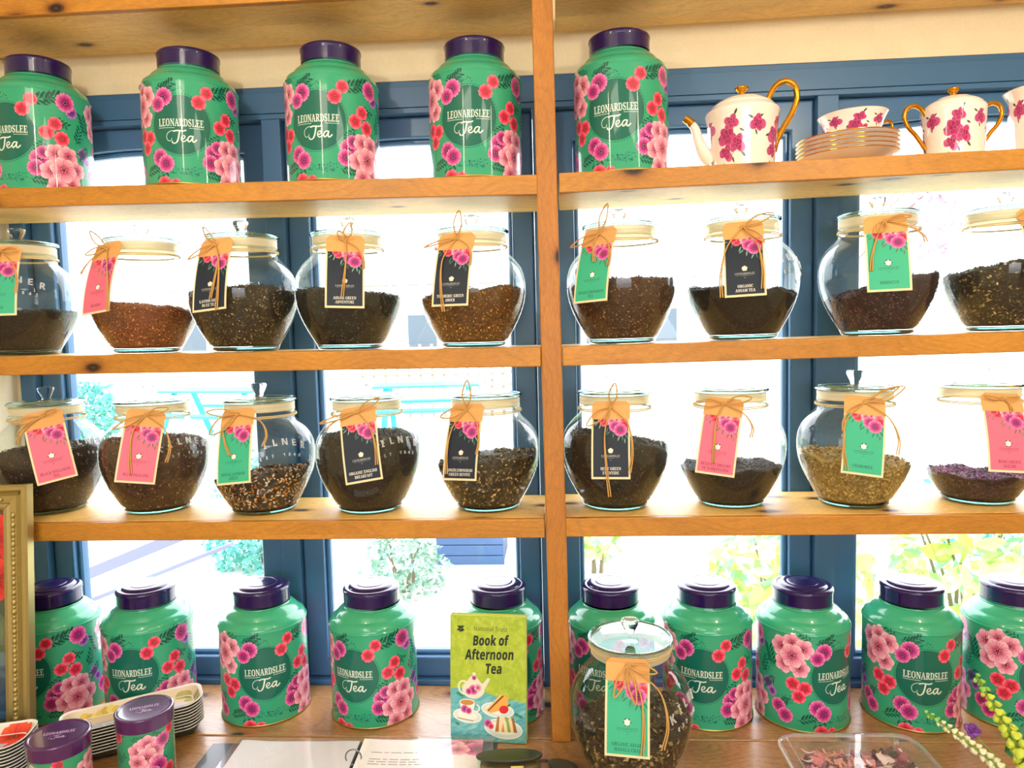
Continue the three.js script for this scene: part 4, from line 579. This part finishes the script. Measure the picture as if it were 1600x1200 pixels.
// ------------------------------------------------------------------ open ring binder
{
  const b = tag(group('ring_binder', -0.35, TB, 0.13, R(1.5)), 'open black ring binder with white pages and steel rings on the counter', 'binder');
  const black = std('#1a1d28', 0.38, { clearcoat: 0.3 }), paper = std('#e9ecfb', 0.5), sleeve = std('#ffffff', 0.06, { transmission: 0.92, thickness: 0 });
  mesh('cover', moved(box(0.262, 0.003, 0.235, 0.001), -0.143, 0.0017, 0.0), black, b); mesh('cover', moved(box(0.232, 0.003, 0.235, 0.001), 0.126, 0.0017, 0), black, b); mesh('spine', moved(box(0.03, 0.003, 0.235, 0.001), 0.0, 0.0019, 0), black, b);
  const page = (w, d, lift, curl, seed) => { const g = new THREE.PlaneGeometry(w, d, 16, 12); g.rotateX(-Math.PI / 2); const p = g.attributes.position; for (let i = 0; i < p.count; i++) { const x = p.getX(i) / w + 0.5, z = p.getZ(i) / d + 0.5; p.setY(i, lift + curl * Math.pow(1 - z, 2) * 0.5 + 0.0012 * N3(x * 4 + seed, z * 3, seed) + 0.003 * Math.exp(-Math.pow(x * 6, 2))); } g.computeVertexNormals(); return g; };
  const text = canvasTex(300, 420, (c, W, H) => {
    c.fillStyle = '#f6f4f8'; c.fillRect(0, 0, W, H); const rnd = rng(9); pinkF(c, 262, 18, 40, 0.2); pinkF(c, 216, 30, 32, 0.8); magF(c, 286, 52, 30, 0.3); pinkF(c, 240, 56, 26, 0.1); leaf(c, 200, 40, 40, 2.6, '#c8c2dc', 0.3);
    c.fillStyle = '#5f6072'; c.globalAlpha = 0.75; let y = 70; for (const n of [1, 0, 3, 0, 4, 0, 3]) { for (let k = 0; k < n; k++) { let x = 30; const end = 150 + rnd() * 60; while (x < end) { const w = 8 + rnd() * 22; c.fillRect(x, y, w, 4); x += w + 5; } y += 13; } y += 12; }
  });
  const L = [];
  for (const [x, y, k] of [[-0.1105, 0.0062, 1], [-0.1095, 0.0094, 2]]) { const m = mesh('page', page(0.213, 0.222, y, 0.003, k), paper, b); m.position.set(x, 0, 0.001 * k); }
  for (const [x, y, k] of [[0.1105, 0.0062, 3], [0.1115, 0.0094, 4]]) { const m = mesh('page', page(0.213, 0.222, y, 0.006, k), k === 4 ? std('#ffffff', 0.4, { map: text }) : paper, b); m.position.set(x, 0, 0.0015 * k - 0.004); }
  const s1 = mesh('plastic_sleeve', page(0.228, 0.228, 0.0125, 0.004, 7), sleeve, b); s1.position.set(-0.112, 0, 0); const s2 = mesh('plastic_sleeve', page(0.222, 0.228, 0.0125, 0.007, 8), sleeve, b); s2.position.set(0.126, 0, 0);
  for (const z of [-0.05, 0.03]) { const r = new THREE.TorusGeometry(0.0135, 0.0013, 8, 32); r.translate(0.0, 0.0165, z); mesh('ring', r, std('#8d8f98', 0.25, { metalness: 1 }), b); }
}

// ------------------------------------------------------------------ small oval glass caddies, clear box of petals, flowers
{
  const caddy = (x, z, turn, w, d, h, label, tint, fill) => {
    const t = tag(group('oval_caddy', x, TB, z, turn), label, 'glass caddy');
    const oval = (s, y) => Array.from({ length: 40 }, (_, i) => V(Math.cos(i / 40 * 6.2832) * w / 2 * s, y, Math.sin(i / 40 * 6.2832) * d / 2 * s)).reverse();
    mesh('glass_body', loft([oval(0.9, 0.0), oval(0.98, 0.004), oval(1, 0.012), oval(1, h)], true, false), std('#f0fbf6', 0.02, { transmission: 1, thickness: 0 }), t);
    mesh('lid', loft([oval(1.03, h), oval(1.05, h + 0.002), oval(1.05, h + 0.004), oval(1.02, h + 0.005)], true, true), std(tint, 0.35, { clearcoat: 0.3 }), t);
    mesh('contents', loft([oval(0.86, 0.0015), oval(0.93, 0.006), oval(0.93, h * 0.62), oval(0.8, h * 0.66)], true, true), std(fill, 0.8), t);
    mesh('label_strip', moved(box(w * 0.2, h * 0.7, 0.0008, 0.0003), w * 0.12, h * 0.5, d / 2 + 0.0006), std('#d9cf6a', 0.6), t);
  };
  caddy(-0.083, 0.1, R(4), 0.105, 0.034, 0.032, 'oval glass caddy with dark green lid between binder and post', '#333a2c', '#7a6238');
  caddy(0.006, 0.125, R(-30), 0.05, 0.03, 0.03, 'smaller oval glass caddy with dark lid close to the large front jar', '#26301f', '#8a8440');
}
{
  const W = 0.232, DP = 0.235, b = tag(group('clear_box', 0.487, TB, 0.135, R(1)), 'clear plastic box with rounded corners holding dried petals', 'box');
  const cl = std('#ffffff', 0.04, { transmission: 0.96, thickness: 0 });
  mesh('tub', outlineLoft(W - 0.03, DP - 0.03, 0.02, [[-0.08, 0.001], [0, 0.001], [0.006, 0.003], [0.01, 0.024], [0.015, 0.026], [0.015, 0.0285]], 8), cl, b);
  mesh('lid', outlineLoft(W - 0.03, DP - 0.03, 0.02, [[0.0155, 0.027], [0.0155, 0.0305], [0.012, 0.0325], [0.009, 0.0325], [0.004, 0.0385], [-0.002, 0.0395], [-0.09, 0.0395]], 8), cl, b);
  mesh('rim', outlineLoft(W - 0.03, DP - 0.03, 0.02, [[0.013, 0.0262], [0.0168, 0.0268], [0.0172, 0.0285], [0.0168, 0.0302], [0.013, 0.0308]], 8), std('#f4f8ff', 0.08, { transmission: 0.6, thickness: 0 }), b);
  // dried petals and leaves
  const rnd = rng(77), gs = [], cols = ['#c8402a', '#d8663a', '#8a2a34', '#5a4a3a', '#3c3a2c', '#e6d8d6', '#a86a72', '#d88a90', '#7a5a62', '#e0a090'].map((c) => new THREE.Color(c));
  for (let k = 0; k < 620; k++) {
    const l = 0.012 + rnd() * 0.02, w = l * (0.35 + rnd() * 0.4), x = (rnd() - 0.5) * (W - 0.07), z = (rnd() - 0.5) * (DP - 0.07), y = 0.0085 + rnd() * (0.014 + 0.01 * N3(x * 20, z * 20, 1));
    const g = new THREE.PlaneGeometry(l, w, 4, 2), p = g.attributes.position; for (let i = 0; i < p.count; i++) { const u = p.getX(i) / l * 2; p.setY(i, p.getY(i) * Math.sqrt(Math.max(0, 1.05 - u * u))); p.setZ(i, 0.0035 * u * u - 0.002 * Math.pow(p.getY(i) / w * 2, 2)); }
    g.rotateX(-Math.PI / 2 + (rnd() - 0.5) * 0.9); g.rotateY(rnd() * 6.3); g.translate(x, y, z); const zone = N3(x * 9 + 3, z * 9, 5); const c = cols[Math.floor(clamp((zone + 0.6) * 0.8 + (rnd() - 0.5) * 0.35, 0, 0.999) * cols.length)];
    g.setAttribute('color', new THREE.BufferAttribute(new Float32Array(p.count * 3).map((_, i) => [c.r, c.g, c.b][i % 3]), 3)); g.deleteAttribute('uv'); gs.push(g);
  }
  const m = mesh('dried_petals', mergeGeometries(gs), std('#ffffff', 0.8, { vertexColors: true })); m.geometry.computeVertexNormals(); m.position.set(0.487, TB, 0.135); m.rotation.y = R(1); tag(m, 'dried red, pink and brown petals inside the clear box', 'petals', null, 'stuff');
}
{
  const base = V(0.685, TB, 0.215), top = TB + 0.075;
  const v = tag(group('flower_vase', base.x, base.y, base.z), 'small round white flower vase at the counter edge', 'vase');
  mesh('body', lathe([[0.0001, 0], [0.022, 0], [0.024, 0.002], [0.03, 0.02], [0.028, 0.035], [0.018, 0.044], [0.0175, 0.05], [0.0195, 0.053], [0.0175, 0.0525], [0.0155, 0.048], [0.0155, 0.03], [0.0001, 0.006]], 48), M.china, v);
  const stemM = std('#7fa03a', 0.6), bud = (r, sx, sy) => { const g = new THREE.SphereGeometry(r, 10, 8); g.scale(sx, sy, 1); return g; };
  function spike(name, label, pts, n, r0, r1, colour, tip, seed, from) {
    const rnd = rng(seed), c = new THREE.CatmullRomCurve3(pts.map((p) => V(...p))), s = new THREE.Group(); s.name = numbered(name); scene.add(s); tag(s, label, 'flower');
    mesh('stem', taperTube(pts.map((p) => V(...p)), [0.0028, 0.0022, 0.0012], 30, 8), stemM, s);
    for (let k = 0; k < n; k++) {
      const t = from + (1 - from) * k / (n - 1), q = c.getPointAt(t), d = c.getTangentAt(t), a = k * 2.4 + rnd() * 0.5, r = lerp(r0, r1, k / (n - 1)), side = V(Math.cos(a), 0, Math.sin(a)).cross(d).normalize();
      const gs = [bud(r, 1, 0.8)]; for (let j = 0; j < 3; j++) { const b = bud(r * 0.62, 1.1, 0.6); b.translate(Math.cos(j * 2.1) * r * 0.55, r * 0.3, Math.sin(j * 2.1) * r * 0.55); gs.push(b); }
      const g = mergeGeometries(gs), m = mesh('blossom', g, k > n * 0.8 ? tip : colour, s); m.position.copy(q).addScaledVector(side, r * 1.0 + 0.001); m.quaternion.setFromUnitVectors(V(0, 1, 0), side.clone().addScaledVector(d, 0.7).normalize());
    }
  }
  const yg = std('#c8d84a', 0.55), ygt = std('#8fc850', 0.55), wh = std('#e6e6c0', 0.6), wht = std('#8cc860', 0.55);
  spike('flower_spike', 'yellow-green upright flower spike at the counter edge', [[0.685, TB + 0.03, 0.215], [0.681, TB + 0.09, 0.19], [0.655, TB + 0.15, 0.165], [0.631, TB + 0.198, 0.15]], 34, 0.0088, 0.0032, yg, ygt, 5, 0.22);
  spike('flower_spike', 'pale cream slanting flower spike with green tip, beside the yellow-green one', [[0.68, TB + 0.03, 0.21], [0.65, TB + 0.072, 0.175], [0.605, TB + 0.108, 0.16], [0.557, TB + 0.142, 0.15]], 40, 0.0056, 0.0022, wh, wht, 6, 0.24);
  const p = new THREE.Group(); p.name = numbered('flower'); scene.add(p); tag(p, 'small purple blossom between the two flower spikes', 'flower');
  mesh('stem', tube([V(0.685, TB + 0.03, 0.2), V(0.665, TB + 0.07, 0.165), V(0.636, TB + 0.1, 0.14)], 0.0012, 16, 6), stemM, p);
  for (let k = 0; k < 9; k++) { const g = bud(0.0062, 1.3, 0.5); g.translate(0.006, 0.001 * (k % 3), 0); g.rotateZ(0.3 + 0.25 * (k % 3)); g.rotateY(k * 0.7); const m = mesh('petal', g, std(['#7a3a9a', '#8e52b0', '#6a2a86'][k % 3], 0.6), p); m.position.set(0.633, TB + 0.104, 0.138); m.rotation.x = 0.5; }
  const lf = new THREE.Group(); lf.name = numbered('leaf_sprig'); scene.add(lf); tag(lf, 'large dark green leaf on a stem beside the flower spikes', 'leaf');
  mesh('stem', tube([V(0.69, TB + 0.03, 0.215), V(0.705, TB + 0.06, 0.185), V(0.722, TB + 0.086, 0.158)], 0.0014, 14, 6), stemM, lf);
  const g = new THREE.PlaneGeometry(0.1, 0.062, 14, 8), q = g.attributes.position; for (let i = 0; i < q.count; i++) { const u = q.getX(i) / 0.05, w = q.getY(i) / 0.031; q.setY(i, q.getY(i) * Math.pow(Math.max(0, 1 - u * u), 0.55)); q.setZ(i, -0.012 * u * u + 0.006 * Math.abs(w)); } g.computeVertexNormals();
  const m = mesh('leaf', g, std('#2f7a4a', 0.5), lf); m.position.set(0.727, TB + 0.092, 0.152); m.rotation.set(-0.5, -0.2, 0.2);
}

// ------------------------------------------------------------------ the garden outside
{
  const GY = -1.42;
  const gm = std('#c9c7c2', 0.9, { map: plaster });
  struct(solidBox('ground', -30, 30, GY - 0.2, GY, -60, WZ - 0.13, std('#b9bfa8', 0.95, { map: plaster })));
  struct(solidBox('path', -6, 5, GY - 0.01, GY + 0.01, -5.5, WZ - 0.14, gm));
  function shrub(name, label, x, z, y, w, h, n, leafL, cols, seed, stems = 4, cat = 'shrub', lean = 0) {
    const rnd = rng(seed), s = tag(group(name, x, GY, z), label, cat), pos = [], col = [], idx = [], cs = cols.map((c) => new THREE.Color(c));
    for (let k = 0; k < n; k++) {
      const a = rnd() * 6.283, e = Math.acos(2 * rnd() - 1), rr = 0.45 + 0.55 * Math.cbrt(rnd()), lump = 1 + 0.35 * N3(Math.cos(a) * 2 + seed, Math.cos(e) * 2, Math.sin(a) * 2);
      const o = V(Math.sin(e) * Math.cos(a) * w * rr * lump, y - GY + Math.cos(e) * h * rr * lump, Math.sin(e) * Math.sin(a) * w * rr * lump), u = V(rnd() - 0.5, rnd() - 0.6, rnd() - 0.5).normalize(), v = V(rnd() - 0.5, rnd() - 0.2, rnd() - 0.5).cross(u).normalize(), nn = u.clone().cross(v), L = leafL * (0.6 + rnd() * 0.8), W = L * 0.3, c = cs[Math.floor(rnd() * cs.length)], b = pos.length / 3;
      for (const [p, q, f] of [[0, 0, 0], [0.5, 1, 0.12], [0.5, -1, 0.12], [1, 0, -0.1]]) { pos.push(o.x + u.x * L * p + v.x * W * q + nn.x * L * f, o.y + u.y * L * p + v.y * W * q + nn.y * L * f, o.z + u.z * L * p + v.z * W * q + nn.z * L * f); col.push(c.r, c.g, c.b); }
      idx.push(b, b + 1, b + 3, b, b + 3, b + 2);
    }
    const g = new THREE.BufferGeometry(); g.setAttribute('position', new THREE.Float32BufferAttribute(pos, 3)); g.setAttribute('color', new THREE.Float32BufferAttribute(col, 3)); g.setIndex(idx); const h2 = g.toNonIndexed(); h2.computeVertexNormals();
    const f = mesh('foliage', h2, std('#ffffff', 0.6, { vertexColors: true, transmission: 0.35, thickness: 0 }), s); f.userData.kind = 'stuff';
    if (leafL >= 0.07 && cat === 'shrub' && z > -3.2) {
      const lg = new THREE.PlaneGeometry(1, 0.5, 8, 4), lp = lg.attributes.position; for (let i = 0; i < lp.count; i++) { const u = lp.getX(i) * 2, v = lp.getY(i) * 4; lp.setY(i, lp.getY(i) * Math.pow(Math.max(0, 1 - u * u), 0.6)); lp.setZ(i, -0.12 * u * u + 0.08 * Math.abs(v)); } lg.computeVertexNormals();
      const lm = cols.slice(0, 4).map((c) => std(c, 0.55, { transmission: 0.35, thickness: 0 }));
      for (let k = 0; k < 22; k++) { const m = mesh('leaf', lg, lm[k % 4], s), a = rnd() * 6.283; m.scale.setScalar(leafL * (1.3 + rnd() * 0.7)); m.position.set(Math.cos(a) * w * (0.3 + rnd() * 0.7), y - GY + (rnd() - 0.45) * 1.6 * h, w * (0.4 + rnd() * 0.6)); m.rotation.set(-0.9 + rnd() * 1.2, rnd() * 1.4 - 0.7, rnd() * 6.3); }
    }
    for (let k = 0; k < stems; k++) { const a = k * 6.283 / stems + rnd(); mesh('stem', taperTube([V(lean + Math.cos(a) * 0.03, 0, Math.sin(a) * 0.03), V(lean * 0.8 + Math.cos(a) * w * 0.3, (y - GY) * 0.75, Math.sin(a) * w * 0.3), V(Math.cos(a + 0.4) * w * 0.6, y - GY + h * 0.5, Math.sin(a + 0.4) * w * 0.6)], [0.014, 0.008, 0.004], 12, 6), std('#7a6a58', 0.9), s); }
  }
  const cyan = ['#5fb8a6', '#7cc8b8', '#4aa098', '#94d4c6', '#6ab4c0'], lime = ['#bfe070', '#d6ee9c', '#a4d684', '#e6f5b4', '#94cfa4'], grey = ['#8fb0a0', '#a8c4b0', '#7aa08f'];
  shrub('shrub', 'blue-green feathery shrub beyond the wooden handrail, seen between two tins', -1.86, -3.2, -1.12, 0.36, 0.4, 3400, 0.042, cyan, 3);
  shrub('shrub', 'pale fine-leaved shrub outside the window over the green book', -0.86, -2.7, -1.3, 0.22, 0.26, 1000, 0.045, grey, 4);
  shrub('shrub', 'lime green leafy shrub outside, behind the tin with half a logo', 0.92, -1.7, -1.02, 0.3, 0.3, 560, 0.075, lime, 5);
  shrub('shrub', 'small lime shrub outside over the large front jar', 0.22, -3.0, -1.13, 0.16, 0.2, 160, 0.08, lime, 6, 3);
  shrub('shrub', 'big-leaved yellow-green shrub with bare twigs beyond the last window', 1.68, -1.85, -0.98, 0.28, 0.3, 380, 0.085, lime, 7, 6);
  shrub('shrub', 'low blue-green shrub just outside under the last window', 2.7, -3.4, -1.2, 0.34, 0.26, 1200, 0.06, cyan, 8);
  shrub('shrub', 'small cyan shrub far outside between two lidded jars', -6.2, -8.0, -0.95, 0.4, 0.45, 1100, 0.09, cyan, 9);
  shrub('blossom_tree', 'tree with pale pink blossom outside, over the last two middle-shelf jars', 2.62, -4, 0.85, 0.2, 0.42, 900, 0.06, ['#eab4c8', '#f2ccd8', '#dda0ba', '#d5d2e0'], 10, 3, 'tree', -0.86);
  // sloping handrail
  const rail = tag(group('handrail'), 'grey timber handrail sloping up outside beyond the first pane', 'handrail'), gr = std('#6a6e82', 0.8);
  const bar = (name, a, b, t, par, m) => { const l = a.distanceTo(b), g = box(l, t, 0.05, 0.004), o = mesh(name, g, m, par); o.position.copy(a).add(b).multiplyScalar(0.5); o.quaternion.setFromUnitVectors(V(1, 0, 0), b.clone().sub(a).normalize()); return o; };
  bar('top_rail', V(-3.1, -1.45, -2.5), V(-1.75, -0.92, -2.5), 0.06, rail, gr); bar('lower_rail', V(-2.75, -1.46, -2.5), V(-1.75, -1.08, -2.5), 0.02, rail, gr); for (const x of [-2.6]) { const y = -1.45 + (x + 3.1) * 0.3926; const p = mesh('post', box(0.05, y - GY, 0.05, 0.004), gr, rail); p.position.set(x, (y + GY) / 2, -2.5); }
  const pl = tag(group('planter', -0.55, GY, -3.35), 'dark blue-grey wooden planter outside behind the green book', 'planter'); for (let k = 0; k < 4; k++) { const o = mesh('board', box(0.42, 0.062, 0.03, 0.004), std('#3f5c86', 0.7), pl); o.position.set(0, 0.034 + k * 0.066, 0.2); } mesh('soil_box', moved(box(0.41, 0.25, 0.36, 0.004), 0, 0.13, 0), std('#33455e', 0.8), pl);
  const table = (x, z, label, turn) => { const t = tag(group('picnic_table', x, GY, z, turn), label, 'table'), m = std('#37b3c4', 0.6); for (let k = 0; k < 4; k++) mesh('plank', moved(box(1.5, 0.03, 0.16, 0.004), 0, 0.73, -0.27 + k * 0.18), m, t); for (const s of [-1, 1]) { mesh('bench', moved(box(1.5, 0.035, 0.24, 0.004), 0, 0.45, s * 0.68), m, t); for (const x2 of [-0.55, 0.55]) { const q = mesh('leg', box(0.07, 0.82, 0.04, 0.004), m, t); q.position.set(x2, 0.37, s * 0.36); q.rotation.x = -s * 0.5; } } };
  table(-1.75, -8.6, 'turquoise picnic table far outside between two navy-tagged jars', R(5)); table(-4.6, -8.4, 'turquoise picnic table far outside beside the PLUM HEALING jar', R(-12));
  // pale garden buildings with a trellis
  const h = tag(group('garden_building', -1.5, GY, -15), 'long pale garden building far outside with small square windows', 'building'); mesh('wall', moved(box(14, 2.4, 3, 0.02), 0, 1.2, 0), std('#e4dfd6', 0.9), h);
  const rf = new THREE.Shape(); rf.moveTo(-1.8, 0); rf.lineTo(0, 0.9); rf.lineTo(1.8, 0); const rg = new THREE.ExtrudeGeometry(rf, { depth: 14.4, bevelEnabled: false }); rg.rotateY(Math.PI / 2); rg.translate(-7.2, 2.4, 0); mesh('roof', rg, std('#c9cdd2', 0.9), h);
  for (let k = 0; k < 11; k++) { const w = mesh('window', moved(box(0.7, 0.9, 0.06, 0.01), -6 + k * 1.2, 1.4, 1.5), std('#a9b0b6', 0.6), h); mesh('pane', moved(box(0.58, 0.78, 0.02, 0.005), -6 + k * 1.2, 1.4, 1.525), std('#4f5d68', 0.15), w); }
  const tr = tag(group('trellis', -1.9, GY, -11), 'pale square-lattice garden trellis far outside', 'trellis'), tm = std('#8a8178', 0.8); for (let k = 0; k < 15; k++) mesh('slat', moved(box(0.05, 1.25, 0.02, 0.003), -1.4 + k * 0.2, 0.62, 0), tm, tr); for (let k = 0; k < 6; k++) mesh('rail', moved(box(2.9, 0.05, 0.02, 0.003), 0, 0.12 + k * 0.21, 0.021), tm, tr);
  const sb = tag(group('sloping_board'), 'blue board sloping down outside beyond the last pane', 'board'); bar('board', V(2.05, -0.84, -2.3), V(2.75, -1.22, -2.3), 0.09, sb, std('#4f86bd', 0.7)); bar('post', V(2.7, GY, -2.3), V(2.7, -1.15, -2.3), 0.05, sb, std('#4f86bd', 0.7));
}

scene.traverse((o) => { if (o.isMesh) o.castShadow = o.receiveShadow = true; });
renderer.render(scene, camera);
